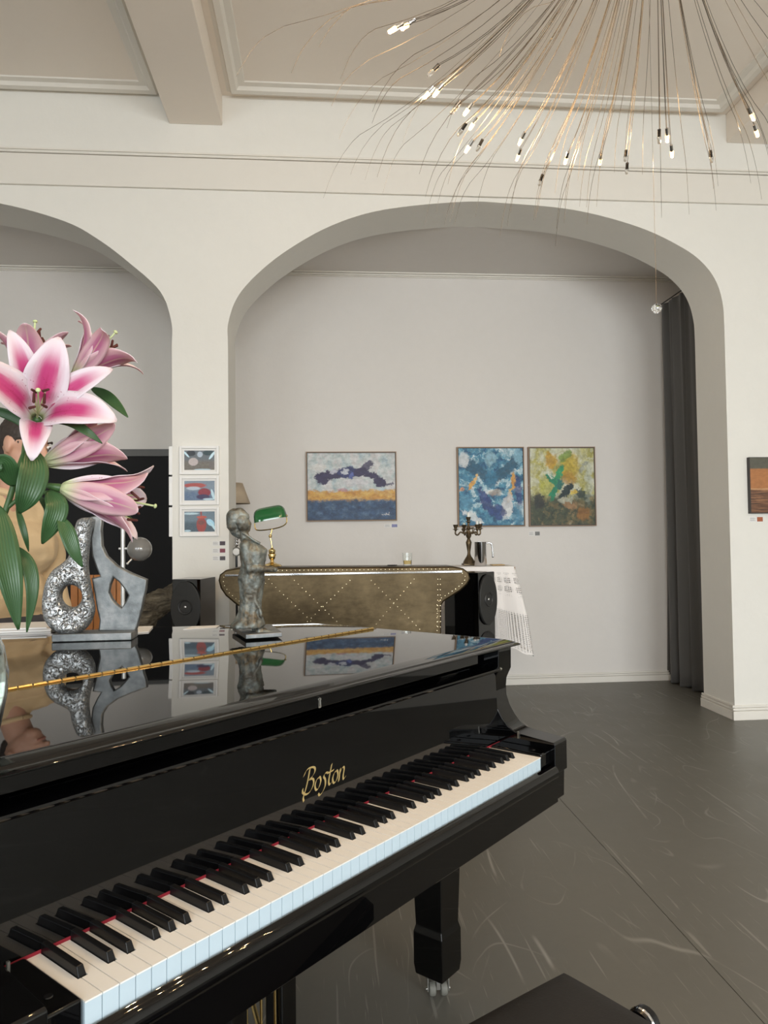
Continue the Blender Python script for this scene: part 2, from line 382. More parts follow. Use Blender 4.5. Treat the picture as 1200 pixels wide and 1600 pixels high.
# flap and main lid meet flat at the hinge: the moulded edge only runs around the outside
def lid_with_edge(poly, straight, name):
    g = G(); n = len(poly); vv = []
    for d, z in EDGE:
        pts = offset(poly, d)
        for i, p in enumerate(pts):
            vv.append((p[0], poly[i][1] if i in straight else p[1], z))
    ff = [tuple(range(n-1, -1, -1)), tuple(range((len(EDGE)-1)*n, len(EDGE)*n))]
    for i in range(len(EDGE)-1): ff += [(i*n+k, i*n+(k+1) % n, (i+1)*n+(k+1) % n, (i+1)*n+k) for k in range(n)]
    o = g.add(vv, ff).obj(name, M['black'], piano, smooth=True); smooth_by_angle(o.data, 30); return o
flap = [(LL, LF), (LR, LF), (LR, HV-.002), (LL, HV-.002)]
lid_with_edge(flap, {2, 3}, 'lid_flap')
main = [(LL, HV+.002), (LR, HV+.002)] + bent_s
lid_main = lid_with_edge(main, {0, 1}, 'lid')
# piano hinge: two leaves and knuckles
hg = G().box(LL+.03, LR-.05, HV-.0075, HV+.0075, LZ-.001, LZ+.0008).obj('hinge', plain('dark_brass', (.34, .22, .07), .3, 1.0), piano)
kn = G()
k = LL+.03
while k < LR-.06:
    kn.tube([(k, HV, LZ+.0016), (k+.026, HV, LZ+.0018)], .0036, 8); k += .030
tag(kn.obj('hinge_knuckles', M['gold'], hg, smooth=True), kind='stuff')
# case rim
rim = [(LL+.022, .34), (LR-.027, .34)] + offset(bent_s, .022)
slab(rim, [(0, .62), (0, .9855)]).obj('case', M['black'], piano, smooth=True, bevel=.004)
# arms
ARM = [(.40, .9855), (.146, .9855), (.147, .928), (.153, .916), (.161, .899), (.1635, .878), (.162, .852), (.153, .826), (.138, .802), (.121, .783), (.104, .773), (.085, .7685), (.05, .765), (-.010, .760), (-.014, .756), (-.014, .680), (-.006, .678), (-.004, .608), (.40, .608)]
ARM = [(a, b) for a, b in ARM]
for a, b in ((U1-.070, U1), (U0, U0+.070)):
    G().prism(ARM, lambda p, q, h: (h, p, q), a, b).obj('arm', M['black'], piano, bevel=.0025, seg=2)
G().box(U1-.074, U1-.0705, .088, .092, .757, .775).obj('fallboard_stop', M['chrome_dull'], piano)
G().box(U0+.0705, U0+.074, .088, .092, .757, .775).obj('fallboard_stop', M['chrome_dull'], piano)
# key bed, key slip, key blocks
G().box(U0+.004, U1-.004, -.004, .42, .608, .690).obj('key_bed', M['black'], piano, bevel=.003)
slip = [(-.0035, .690), (-.0035, .7035), (-.006, .7055), (-.010, .7035), (-.0145, .702), (-.019, .6985), (-.022, .692), (-.0235, .684), (-.0215, .676), (-.019, .674), (-.019, .614), (-.016, .611), (-.003, .611)]
G().prism(list(reversed(slip)), lambda p, q, h: (h, p, q), U0+.0705, U1-.0705).obj('key_slip', M['black'], piano, smooth=True)
for a, b in ((U0+.0705, -.003), (NW*KW+.003, U1-.0705)):
    kb = G().box(a, b, .0, .145, .690, KZ+.006).obj('key_block', M['black'], piano, bevel=.004, seg=3)
    G().lathe([(.0055, 0), (.006, .0012), (.005, .0024), (.0018, .0026)], 14, ((a+b)/2, .035, KZ+.0055)).obj('screw_cap', M['satin_black'], kb, smooth=True)
# keys
pcs = 'ABCDEFG'
has_after = {'A': .0025, 'C': -.0025, 'D': .0025, 'F': -.003, 'G': 0.0}
BW = .0115
blacks = []
for i in range(NW-1):
    c = pcs[i % 7]
    if c in has_after: blacks.append((i, (i+1)*KW+has_after[c]))
bset = dict(blacks)
HEAD = .050
kcache = {}
for i in range(NW):
    x0, x1 = .0006, KW-.0006
    l = bset.get(i-1); r = bset.get(i)
    tl = (l-i*KW+BW/2+.0012) if l is not None else x0
    tr = (r-i*KW-BW/2-.0012) if r is not None else x1
    key = (round(tl, 4), round(tr, 4))
    if key not in kcache:
        g = G(); zb = KZ-.040
        poly = [(x0, 0), (x1, 0), (x1, HEAD), (tr, HEAD), (tr, KL+.01), (tl, KL+.01), (tl, HEAD), (x0, HEAD)]
        cl = [poly[0]]
        for p in poly[1:]:
            if abs(p[0]-cl[-1][0])+abs(p[1]-cl[-1][1]) > 1e-6: cl.append(p)
        g.prism(cl, lambda p, q, h: (p, q, h), KZ-.0022, KZ)
        cl2 = [(p, max(q, .0012)) for p, q in cl]
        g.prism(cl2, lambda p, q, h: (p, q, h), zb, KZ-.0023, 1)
        kcache[key] = g.me('white_key'); kcache[key].materials.append(M['key_white']); kcache[key].materials.append(M['key_front_daylit'])
    o = bpy.data.objects.new('white_key', kcache[key]); COL.objects.link(o); o.parent = piano; o.location = (i*KW, 0, 0)
bk = G(); L0 = HEAD+.002
secs = [(L0, BW/2, KZ-.004), (L0+.0005, BW/2, KZ+.0008), (L0+.0052, BW/2*.80, KZ+.0110), (L0+.0085, BW/2*.80, KZ+.0122), (KL+.01, BW/2*.82, KZ+.0122), (KL+.01, BW/2, KZ-.004)]
vv = []
# front slope, top, sides
B_ = [(-BW/2, L0, KZ-.006), (BW/2, L0, KZ-.006), (BW/2, KL+.01, KZ-.006), (-BW/2, KL+.01, KZ-.006),
      (-BW/2, L0, KZ+.001), (BW/2, L0, KZ+.001), (BW/2, KL+.01, KZ+.001), (-BW/2, KL+.01, KZ+.001),
      (-BW*.40, L0+.006, KZ+.0122), (BW*.40, L0+.006, KZ+.0122), (BW*.40, KL+.01, KZ+.0122), (-BW*.40, KL+.01, KZ+.0122)]
bk.add(B_, [(3, 2, 1, 0), (0, 1, 5, 4), (1, 2, 6, 5), (3, 0, 4, 7), (4, 5, 9, 8), (5, 6, 10, 9), (7, 4, 8, 11), (8, 9, 10, 11), (2, 3, 7, 11, 10, 6)])
bo = bk.obj('black_key', M['key_black'], piano, bevel=.0013, seg=3, angle=20)
dg = bpy.context.evaluated_depsgraph_get(); dg.update()
bme = bpy.data.meshes.new_from_object(bo.evaluated_get(dg)); bpy.data.objects.remove(bo)
for i, bx in blacks:
    o = bpy.data.objects.new('black_key', bme); COL.objects.link(o); o.parent = piano; o.location = (bx, 0, 0)
G().box(-.06, NW*KW+.06, KL+.0005, KL+.006, KZ-.003, KZ+.0045).obj('felt_strip', M['felt'], piano)
# fall board leaning back, with rolled lip
LEAN = .0445
FB = [(KL+.0015, KZ+.004), (KL+.0015+LEAN*.186, .925), (KL-.002, .9265), (KL-.006, .929), (KL-.0075, .9325), (KL-.006, .936), (KL-.002, .938), (.2135, .938), (.2135, KZ+.004)]
fb = G().prism(list(reversed(FB)), lambda p, q, h: (h, p, q), U0+.0715, U1-.0715).obj('fall_board', M['black'], piano, smooth=True); smooth_by_angle(fb.data, 38)
for a, b in ((U1-.0715, U1-.060), (U0+.060, U0+.0715)): G().tube([(a, KL-.001, .932), (b, KL-.001, .932)], .0045, 10).obj('lip_pin', M['chrome_dull'], fb, smooth=True)
# stretcher with lock
st = G().box(U0+.13, U1-.105, .214, .24, .9425, .9855).obj('stretcher', M['black'], piano, bevel=.0025, seg=2)
sk = G().box(-.09, 1.168, .146, .172, .9615, .9858).obj('lid_skirt', M['black'], piano, bevel=.002, seg=2)
G().box(U0+.002, U1-.002, .245, .345, .62, .9855).obj('belly_rail', M['black'], piano)
g = G()
ol = [(.0034*cos(t), .0068+.0034*sin(t)) for t in [radians(-50+i*28) for i in range(11)]] + [(-.0034, -.008), (-.002, -.0095), (.002, -.0095), (.0034, -.008)]
il = [(.0017*cos(t), .0066+.0017*sin(t)) for t in [radians(-60+i*30) for i in range(11)]] + [(-.0012, -.0065), (.0012, -.0065)]
me = outline_mesh([[(a*1.15, b*1.02) for a, b in ol], [(a*1.15, b*1.02) for a, b in il]], .0006, .0002, 1)
o = link('keyhole_plate', me, M['chrome_dull'], sk); o.rotation_euler = (pi/2, 0, 0); o.location = (.571, .1452, .9715)
# lettering on the fall board: broad-nib strokes
def nib(strokes, w_, ang, th):
    g = G(); nx, ny = cos(ang)*w_/2, sin(ang)*w_/2
    for pts in strokes:
        P = [(q.x, q.y) for q in spline([Vector((a, b, 0)) for a, b in pts], 7)]
        n = len(P); vv = []
        for x_, y_ in P: vv += [(x_-nx, y_-ny, th), (x_+nx, y_+ny, th), (x_-nx, y_-ny, 0), (x_+nx, y_+ny, 0)]
        ff = []
        for i in range(n-1):
            a = 4*i; b = a+4; ff += [(a, a+1, b+1, b), (a+2, b+2, b+3, a+3), (a, b, b+2, a+2), (a+1, a+3, b+3, b+1)]
        g.add(vv, ff)
    return g
BO = [[(.35, 1.30), (.25, .75), (.10, .25), (-.05, -.10), (.02, -.32)], [(-.15, 1.02), (.05, 1.28), (.35, 1.36), (.72, 1.30), (.82, 1.08), (.62, .84), (.34, .74)], [(.34, .74), (.68, .70), (.78, .44), (.56, .10), (.20, .0), (-.12, .16), (-.16, .36)],
      [(1.28, .66), (1.02, .56), (.92, .26), (1.06, .02), (1.28, .10), (1.42, .40), (1.34, .62), (1.24, .68)],
      [(2.02, .74), (1.80, .76), (1.66, .60), (1.82, .40), (1.86, .08), (1.66, -.22), (1.40, -.34), (1.28, -.22)],
      [(2.34, 1.12), (2.22, .60), (2.16, .22), (2.26, .02), (2.42, .10)], [(2.00, .70), (2.28, .72), (2.56, .76)],
      [(2.86, .66), (2.62, .56), (2.52, .26), (2.66, .02), (2.88, .10), (3.0, .40), (2.92, .62), (2.84, .68)],
      [(3.20, .68), (3.16, .36), (3.12, .02)], [(3.14, .34), (3.30, .62), (3.50, .72), (3.58, .56), (3.52, .22), (3.58, .02), (3.76, .12)]]
sc_ = .0345
lt = nib([[(a*sc_*.92+b*.006, b*sc_) for a, b in s_] for s_ in BO], .0048, radians(38), .0004).obj('maker_lettering', M['goldpaint'], fb)
lt.rotation_euler = (pi/2-LEAN, 0, 0); lt.location = (.531, KL+.0015+LEAN*.066-.0006, .803)
tag(lt, 'gold lettering reading Boston')
# legs with casters
def piano_leg(u_, v_):
    S_ = [(.056, .608), (.055, .56), (.050, .40), (.0435, .205), (.0435, .202), (.0485, .183), (.0485, .095), (.045, .068), (.043, .065)]
    g = G()
    vv = []; n = 4
    for r, z in S_: vv += [(u_-r, v_-r, z), (u_+r, v_-r, z), (u_+r, v_+r, z), (u_-r, v_+r, z)]
    ff = [(0, 1, 2, 3), tuple(reversed(range((len(S_)-1)*4, len(S_)*4)))]
    for i in range(len(S_)-1): ff += [(i*4+(k+1) % 4, i*4+k, (i+1)*4+k, (i+1)*4+(k+1) % 4) for k in range(4)]
    lg = g.add(vv, ff).obj('leg', M['black'], piano, bevel=.004, seg=2, angle=12)
    c = G().lathe([(.034, .056), (.034, .064)], 20).box(-.005, .005, -.010, .010, .02, .058).box(-.031, -.028, -.010, .010, .016, .058).box(.028, .031, -.010, .010, .016, .058)
    c.tube([(-.034, 0, .020), (.034, 0, .020)], .005, 10)
    cf = c.obj('caster_fork', M['chrome_dull'], lg, smooth=True); cf.location = (u_, v_, 0); cf.rotation_euler = (0, 0, -PIANO_RZ)
    for s_ in (-1, 1):
        wh = G().lathe([(.013, -.010), (.018, -.008), (.020, 0), (.018, .008), (.013, .010)], 20, (s_*.0165, 0, .020), ax='x').obj('caster_wheel', M['rubber'], lg, smooth=True); wh.location = (u_, v_, 0); wh.rotation_euler = (0, 0, -PIANO_RZ)
piano_leg(1.262, .352); piano_leg(-.035, .352); piano_leg(.26, 1.56)
# lyre with pedals
ly = G().box(.49, .70, .30, .42, .575, .608).obj('lyre_block', M['black'], piano, bevel=.004); G().box(.485, .705, .31, .41, .085, .15).obj('lyre_box', M['black'], piano, bevel=.004)
for a in (.500, .640): G().box(a, a+.045, .33, .385, .15, .575).obj('lyre_post', M['black'], piano, bevel=.005)
for k in range(3):
    G().tube([(.555+k*.04, .345, .14), (.556+k*.04, .35, .58)], .0032, 8).obj('pedal_rod', M['gold'], piano, smooth=True)
    pu = .535+k*.06
    G().prism([(pu-.008, .33), (pu+.008, .33), (pu+.012, .26), (pu+.015, .21), (pu+.006, .195), (pu-.006, .195), (pu-.015, .21), (pu-.012, .26)], lambda p, q, h: (p, q, h), .088, .098).obj('pedal', M['gold'], piano, bevel=.003)
for a in (.515, .665): G().tube([(a, .40, .12), (a, .62, .60)], .006, 8).obj('lyre_brace', M['gold'], piano, smooth=True)

# ------------------------------------------------------------------ piano bench
bx = puv(.806, -.246, 0)
brz = PIANO_RZ+atan2(.072, -.268)-pi
# local frame: corner at origin, seat runs to -x (along the keys) and -y (towards the player)
bench = thing('piano_bench', 'black leather piano bench with side knob, in front of the keyboard', 'bench', bx, brz)
BLn, BWd = .56, .335
def cushion(g, x0, x1, y0, y1, z0, z1, nx=40, ny=26, puff=.014):
    def top(a, b):
        x_ = x0+(x1-x0)*a; y_ = y0+(y1-y0)*b
        e = min(a*(x1-x0), (1-a)*(x1-x0), b*(y1-y0), (1-b)*(y1-y0)); r = .022
        drop = 0 if e > r else (r-sqrt(max(0, r*r-(r-e)**2)))
        return (x_, y_, z1-drop+puff*(sin(pi*a)*sin(pi*b))**.6-puff*.4)
    g.grid(top, nx, ny)
    P = [(x0, y0), (x1, y0), (x1, y1), (x0, y1)]
    g.prism(P, lambda p, q, h: (p, q, h), z0, z1-.022-puff*.4)
    return g
o = cushion(G(), -BLn, 0, -BWd, 0, .44, .50).obj('seat_cushion', M['leather'], bench, smooth=True)
pip = ([Vector(q_) for q_ in [(-.006, -.002, .474), (-BLn+.006, -.002, .474), (-BLn+.002, -.006, .474), (-BLn+.002, -BWd+.006, .474), (-BLn+.006, -BWd+.002, .474), (-.006, -BWd+.002, .474), (-.002, -BWd+.006, .474), (-.002, -.006, .474)]])
pip.append(pip[0]); G().tube(pip, .004, 6).obj('piping', M['leather'], o, smooth=True)
G().box(-BLn+.015, -.015, -BWd+.015, -.015, .34, .4395).obj('apron', M['black'], bench, bevel=.004)
for x_ in (-.05, -BLn+.05):
    for y_ in (-.05, -BWd+.05): G().lathe([(.020, .0), (.024, .02), (.026, .12), (.03, .33)], 4, (x_, y_, 0), a0=pi/4).obj('leg', M['black'], bench, bevel=.003)
for s_, x_ in ((1, -.015), (-1, -BLn+.015)):
    kb = G().lathe([(.008, 0), (.008, .060), (.024, .062), (.027, .068), (.027, .086), (.020, .094), (.006, .096)], 18, (x_, -BWd*.38, .432), ax='x')
    if s_ < 0: kb = G().lathe([(.006, -.096), (.020, -.094), (.027, -.086), (.027, -.068), (.024, -.062), (.008, -.060), (.008, 0)], 18, (x_, -BWd*.38, .432), ax='x')
    kk = kb.obj('height_knob', M['satin_black'], bench, smooth=True)
    G().lathe([(.0272, -.003), (.0285, 0), (.0272, .003)], 18, (x_+s_*.070, -BWd*.38, .432), ax='x').obj('knob_ring', M['steel'], kk, smooth=True)
# ------------------------------------------------------------------ painted surfaces
def blob(s, P, x, y, rx, ry, ang, soft=.5):
    q = s.map(P, loc=(x, y, 0), rot=(0, 0, radians(ang)), sc=(rx, ry, 1), ty='TEXTURE')
    return s.rng(s.vm('LENGTH', q), 1-soft*.45, 1+soft*.12, 1., 0.)
def canvas_xy(s, warp=.05, wsc=6, asp=1.0):
    """0..1 picture coordinates with brushy distortion"""
    X = s.xyz(s.gen); P = s.comb(X[0], X[2], 0.)
    d = s.vm('SUBTRACT', s.noise(P, wsc, 8, .72, color=True), (.5, .5, .5))
    d2 = s.vm('SUBTRACT', s.noise(P, wsc*3.5, 6, .7, color=True), (.5, .5, .5)); d = s.vm('ADD', s.vm('SCALE', d, warp*1.7), s.vm('SCALE', d2, warp*1.1)); d = s.xyz(d)
    return P, s.comb(s.math('ADD', X[0], d[0]), s.math('ADD', X[2], d[1]), 0.)
def painting_mat(name, base_fn, blobs, warp=.05, wsc=6, rough=.45, tex=.34):
    s = S(name); P, W = canvas_xy(s, warp, wsc); c = base_fn(s, P, W)
    for x, y, rx, ry, ang, col, soft, st in blobs:
        c = s.mix(s.math('MULTIPLY', blob(s, W, x, y, rx, ry, ang, soft), st), c, col)
    v = s.noise(s.map(P, sc=(14, 14, 1)), 1, 5, .7)
    c = s.mix(tex, c, s.mix(s.rng(v, .32, .68), (.12, .12, .12), (.88, .88, .88)), 'OVERLAY')
    v2 = s.noise(s.map(W, rot=(0, 0, .5), sc=(26, 60, 1)), 1, 5, .75); c = s.mix(s.math('MULTIPLY', s.rng(v2, .60, .72), tex*.8), c, (.70, .70, .66)); c = s.mix(s.math('MULTIPLY', s.rng(v2, .30, .40, 1., 0.), tex), c, (.02, .025, .04))
    s.set(base=c, rough=rough); s.bump(s.noise(W, 40, 4, .7), .4, .004); return s.m
def base1(s, P, W):
    Y = s.xyz(W)[1]
    sky = s.ramp(s.noise(s.map(W, sc=(9, 3, 1)), 1, 5, .7), [(.28, (.28, .40, .50)), (.45, (.52, .58, .57)), (.58, (.62, .60, .60)), (.75, (.70, .68, .62))])
    sea = s.ramp(s.noise(W, 8, 5, .7), [(.3, (.012, .022, .07)), (.5, (.03, .075, .16)), (.72, (.13, .21, .32))])
    och = s.ramp(s.noise(s.map(W, sc=(6, 14, 1)), 1, 5, .7), [(.3, (.50, .20, .05)), (.5, (.62, .34, .07)), (.75, (.72, .52, .22))])
    c = s.mix(s.rng(Y, .41, .46), och, sky); return s.mix(s.rng(Y, .27, .33), sea, c)
DP = (.035, .028, .085); DB = (.03, .04, .14)
p1m = painting_mat('painting_seascape', base1, [
    (.17, .62, .075, .10, 20, DP, .4, 1), (.30, .68, .13, .075, 10, DP, .4, 1), (.46, .70, .13, .085, -5, DB, .4, 1), (.60, .71, .09, .07, 25, DP, .4, 1), (.68, .80, .05, .10, -35, DP, .4, .9), (.72, .66, .10, .055, -25, DP, .4, 1), (.82, .56, .08, .075, -40, DP, .4, 1), (.93, .54, .06, .02, 10, DP, .4, .8),
    (.30, .72, .05, .04, 0, (.55, .55, .62), .6, .9), (.42, .71, .04, .045, 0, (.60, .62, .68), .6, .9), (.50, .66, .03, .05, 10, (.10, .14, .40), .6, .8), (.12, .78, .10, .05, 5, (.72, .70, .66), .6, .7), (.55, .56, .2, .05, 0, (.62, .60, .62), .7, .7), (.4, .44, .07, .03, 0, (.45, .18, .25), .6, .6)], .085, 9)
def base2(s, P, W):
    a = s.ramp(s.noise(s.map(W, rot=(0, 0, .7), sc=(3.2, 6.5, 1)), 1, 6, .65, 1.2), [(.32, (.008, .03, .09)), (.43, (.02, .12, .24)), (.51, (.08, .28, .40)), (.57, (.42, .58, .64)), (.66, (.78, .80, .78))])
    return a
T1 = (.015, .09, .16); OR = (.62, .32, .07); WH = (.72, .74, .74); NB = (.02, .04, .18)
p2m = painting_mat('painting_blue_birds', base2, [
    (.25, .74, .34, .085, -28, T1, .5, .95), (.75, .72, .34, .085, 35, T1, .5, .95), (.50, .60, .12, .12, 0, (.03, .17, .29), .6, .9), (.5, .86, .10, .10, 0, (.30, .48, .55), .7, .7),
    (.22, .55, .13, .028, 48, OR, .4, 1), (.28, .62, .06, .02, 60, (.75, .5, .2), .4, 1), (.84, .56, .03, .13, 0, OR, .4, 1), (.78, .38, .035, .10, -25, (.70, .45, .12), .4, .9), (.05, .47, .05, .02, 20, (.70, .30, .12), .5, .9), (.55, .42, .10, .06, 10, (.55, .42, .30), .8, .6),
    (.74, .25, .09, .20, -15, (.60, .60, .60), .5, .9), (.76, .17, .06, .07, 0, WH, .5, .9), (.42, .30, .07, .22, 30, NB, .5, .9), (.62, .17, .12, .09, -30, NB, .5, .85), (.92, .44, .06, .20, 10, NB, .5, .8), (.08, .85, .10, .10, 0, WH, .7, .8), (.93, .9, .08, .12, 0, (.25, .48, .60), .6, .8), (.20, .12, .2, .04, -25, WH, .5, .8), (.12, .30, .10, .12, 0, (.10, .30, .44), .7, .7), (.9, .15, .08, .15, 0, (.07, .22, .34), .6, .8)], .11, 6)
def base3(s, P, W):
    Y = s.xyz(W)[1]
    up = s.ramp(s.noise(W, 5, 6, .65, .6), [(.3, (.26, .24, .05)), (.43, (.46, .42, .13)), (.54, (.58, .58, .40)), (.66, (.72, .72, .64))])
    lo = s.ramp(s.noise(W, 9, 6, .7, .8), [(.3, (.014, .020, .016)), (.5, (.06, .075, .04)), (.62, (.20, .14, .055)), (.78, (.42, .40, .30))])
    return s.mix(s.rng(Y, .30, .46), lo, up)
EM = (.015, .22, .11); YO = (.52, .30, .02); GR = (.15, .28, .05)
p3m = painting_mat('painting_green_star', base3, [
    (.33, .84, .10, .12, 20, YO, .7, .9), (.62, .76, .18, .20, 0, (.50, .36, .03), .8, .9), (.25, .52, .12, .16, 0, (.40, .40, .05), .8, .8), (.55, .88, .12, .05, 30, GR, .6, .8), (.60, .60, .14, .10, -20, (.40, .20, .02), .7, .7),
    (.38, .58, .16, .055, -30, EM, .4, 1), (.46, .65, .05, .16, -18, (.03, .30, .12), .4, 1), (.36, .43, .05, .13, -20, EM, .4, 1), (.56, .44, .16, .05, 40, (.012, .03, .03), .4, 1), (.46, .53, .07, .07, 0, (.02, .15, .12), .5, 1), (.30, .66, .10, .012, -35, (.65, .72, .60), .5, .9), (.82, .74, .10, .03, 60, (.30, .32, .30), .5, .7),
    (.14, .32, .10, .12, 0, (.015, .02, .02), .6, .9), (.80, .40, .16, .05, -15, (.02, .04, .03), .5, .9), (.68, .42, .05, .04, 0, (.70, .50, .08), .5, .9), (.62, .26, .12, .06, 0, (.36, .20, .09), .7, .8), (.55, .33, .14, .04, 15, (.55, .54, .42), .6, .7), (.82, .15, .12, .10, 0, (.32, .14, .03), .8, .8), (.9, .55, .06, .3, 0, (.42, .46, .36), .8, .5)], .11, 7)
def base4(s, P, W):
    Y = s.xyz(W)[1]; w_ = s.noise(s.map(P, sc=(3, 34, 1)), 1, 4, .65)
    sea = s.ramp(w_, [(.35, (.045, .022, .012)), (.5, (.14, .06, .028)), (.66, (.38, .18, .08))])
    c = s.mix(s.rng(Y, .78, .82), (.42, .17, .055), (.10, .095, .07)); return s.mix(s.rng(Y, .40, .44), sea, c)
p4m = painting_mat('painting_brown_sea', base4, [(.5, .43, .9, .015, 0, (.55, .32, .16), .6, .9)], .012, 10, .45, .15)
M['canvas_edge'] = plain('frame_dark', (.035, .030, .028), .5)
M['frame_wood'] = plain('frame_wood', (.30, .19, .11), .5)
M['paper'] = plain('white_paper', (.82, .80, .77), .7, var=.02)
M['print_grey'] = plain('print_grey', (.35, .34, .34), .7)
M['frame_white'] = plain('frame_white', (.84, .82, .79), .35, var=.02)
def painting(name, label, x0, x1, z0, z1, wy, mt, frame=None, depth=.032):
    t = thing(name, label, 'painting', ((x0+x1)/2, wy, z0)); hw = (x1-x0)/2; h = z1-z0
    if frame:
        e = .008
        G().box(-hw+e, hw-e, -depth+.004, 0, e, h-e).obj('canvas', mt, t)
        g = [(-hw, -hw+e-.001, 0, h), (hw-e+.001, hw, 0, h), (-hw+e-.001, hw-e+.001, 0, e-.001), (-hw+e-.001, hw-e+.001, h-e+.001, h)]
        for k, (a, b, c, d) in enumerate(g): G().box(a, b, -depth, 0, c, d).obj('frame_rail', frame, t)
        e2 = e-.001
        for a, b, c, d in ((-hw+e2, -hw+e2+.006, e2, h-e2), (hw-e2-.006, hw-e2, e2, h-e2), (-hw+e2+.006, hw-e2-.006, e2, e2+.006), (-hw+e2+.006, hw-e2-.006, h-e2-.006, h-e2)): G().box(a, b, -depth+.001, -.003, c, d).obj('inner_liner', M['canvas_edge'], t)
    else:
        G().box(-hw, hw, -depth, 0, 0, h).obj('canvas', mt, t)
        e = .004
        for a, b, c, d in ((-hw-.004, -hw, -.004, h+.004), (hw, hw+.004, -.004, h+.004), (-hw, hw, -.004, 0), (-hw, hw, h, h+.004)): G().box(a, b, -depth, 0, c, d).obj('frame_rail', M['canvas_edge'], t)
    return t
pt = painting('abstract_painting', 'wide framed abstract painting of navy, ochre and white horizontal bands', -.129, .644, 1.430, 2.024, BY, p1m, M['frame_wood'])
sg = nib([[(0, .01), (.014, .004), (.02, .012), (.03, .006)], [(.032, .0), (.038, .022), (.044, .004), (.05, .014), (.058, .004)], [(.064, .03), (.062, .004), (.074, .006)]], .0035, .6, .0006).obj('signature', M['paper'], pt); sg.rotation_euler = (pi/2, 0, 0); sg.location = (.255, -.0285, .045)
painting('abstract_painting', 'upright blue and white abstract painting with orange dashes above the candelabra', 1.172, 1.763, 1.369, 2.062, BY, p2m, M['frame_wood'])
painting('abstract_painting', 'yellow-green abstract painting with emerald star shape, nearest the grey curtain', 1.801, 2.400, 1.366, 2.062, BY, p3m, M['frame_wood'])
painting('sea_painting', 'brown and orange sea painting on the right-hand pillar', 2.972, 3.62, 1.428, 1.812, WY0, p4m)
def caption(label, x0, x1, z0, z1, wy, pic):
    t = thing('caption_card', label, 'card', ((x0+x1)/2, wy, z0)); hw = (x1-x0)/2; h = z1-z0
    G().box(-hw, hw, -.0015, 0, 0, h).obj('card', M['paper'], t)
    G().box(hw*.12, hw*.95, -.0022, -.0015, h*.08, h*.92).obj('thumbnail', pic, t)
    g = G()
    for k in range(4): g.box(-hw*.9, -hw*(.25 if k % 2 else .1), -.0019, -.0015, h*(.2+.18*k), h*(.26+.18*k))
    tag(g.obj('text_lines', M['print_grey'], t), kind='stuff')
def pic(name, c1, c2, sc=8):
    s = S(name); X = s.xyz(s.gen); f = s.noise(s.comb(X[0], X[2], 0.), sc, 4); s.set(base=s.mix(s.rng(f, .4, .6), c1, c2), rough=.5); return s.m
caption('small caption card below the navy and ochre painting', .535, .650, 1.372, 1.402, BY, pic('thumb_blue', (.04, .05, .25), (.4, .4, .6)))
caption('small caption card below the yellow-green painting', 1.80, 1.90, 1.285, 1.325, BY, pic('thumb_grey', (.10, .10, .10), (.28, .28, .26)))
caption('small caption card with red thumbnail below the brown sea painting', 2.975, 3.075, 1.365, 1.402, WY0, pic('thumb_red', (.30, .06, .02), (.5, .16, .06)))
caption('topmost of the three caption cards beside the statue on the pillar', -.715, -.630, 1.248, 1.279, WY0, pic('thumb_dark', (.02, .02, .03), (.1, .05, .06)))
caption('middle one of the three caption cards on the pillar, with red thumbnail', -.715, -.630, 1.200, 1.231, WY0, pic('thumb_wine', (.16, .02, .04), (.28, .06, .08)))
caption('lowest of the three caption cards on the pillar', -.715, -.630, 1.150, 1.181, WY0, pic('thumb_black', (.02, .02, .03), (.12, .10, .10)))
# white framed photographs on the pillar
def bsea(c1, c2, c3):
    def f(s, P, W):
        Y = s.xyz(W)[1]; return s.mix(s.rng(Y, .35, .6), s.mix(s.noise(W, 9, 4), c1, c2), c3)
    return f
ph1 = painting_mat('photo_beach', bsea((.10, .08, .06), (.22, .20, .17), (.12, .14, .16)), [(.22, .86, .16, .16, 0, (.015, .02, .03), .4, 1), (.80, .88, .2, .14, 0, (.02, .05, .06), .4, 1), (.30, .42, .17, .22, 0, (.52, .45, .44), .4, 1), (.52, .80, .10, .16, 0, (.50, .58, .68), .6, .9), (.92, .75, .05, .25, -25, (.60, .80, .90), .5, 1), (.06, .82, .04, .22, 30, (.60, .80, .90), .5, 1), (.9, .25, .1, .2, 0, (.15, .13, .12), .5, .9), (.6, .02, .3, .04, 0, (.45, .62, .72), .5, .9)], .02, 8, .15, .12)
ph2 = painting_mat('photo_red_boat', bsea((.05, .09, .20), (.16, .24, .34), (.20, .26, .33)), [(.35, .76, .40, .14, 0, (.40, .06, .05), .5, 1), (.30, .62, .25, .10, 0, (.50, .58, .68), .6, .9), (.66, .40, .22, .24, 0, (.26, .015, .03), .4, 1), (.62, .18, .24, .14, 0, (.03, .015, .08), .5, 1), (.94, .3, .05, .3, 10, (.60, .80, .88), .5, .9), (.80, .06, .2, .06, 0, (.55, .72, .80), .5, .9)], .02, 8, .15, .12)
ph3 = painting_mat('photo_red_bottle', bsea((.03, .06, .09), (.09, .14, .18), (.14, .20, .25)), [(.56, .34, .17, .40, 0, (.33, .045, .035), .3, 1), (.57, .72, .18, .07, 0, (.52, .09, .06), .3, 1), (.55, .90, .03, .14, 0, (.30, .05, .04), .3, 1), (.56, .45, .12, .12, 0, (.16, .05, .04), .5, .8), (.86, .45, .12, .20, 25, (.40, .70, .88), .4, 1), (.98, .2, .05, .35, 25, (.55, .80, .90), .4, 1), (.2, .9, .3, .06, 0, (.50, .66, .74), .5, .9), (.1, .05, .12, .05, 0, (.50, .70, .80), .5, .9)], .02, 8, .15, .12)
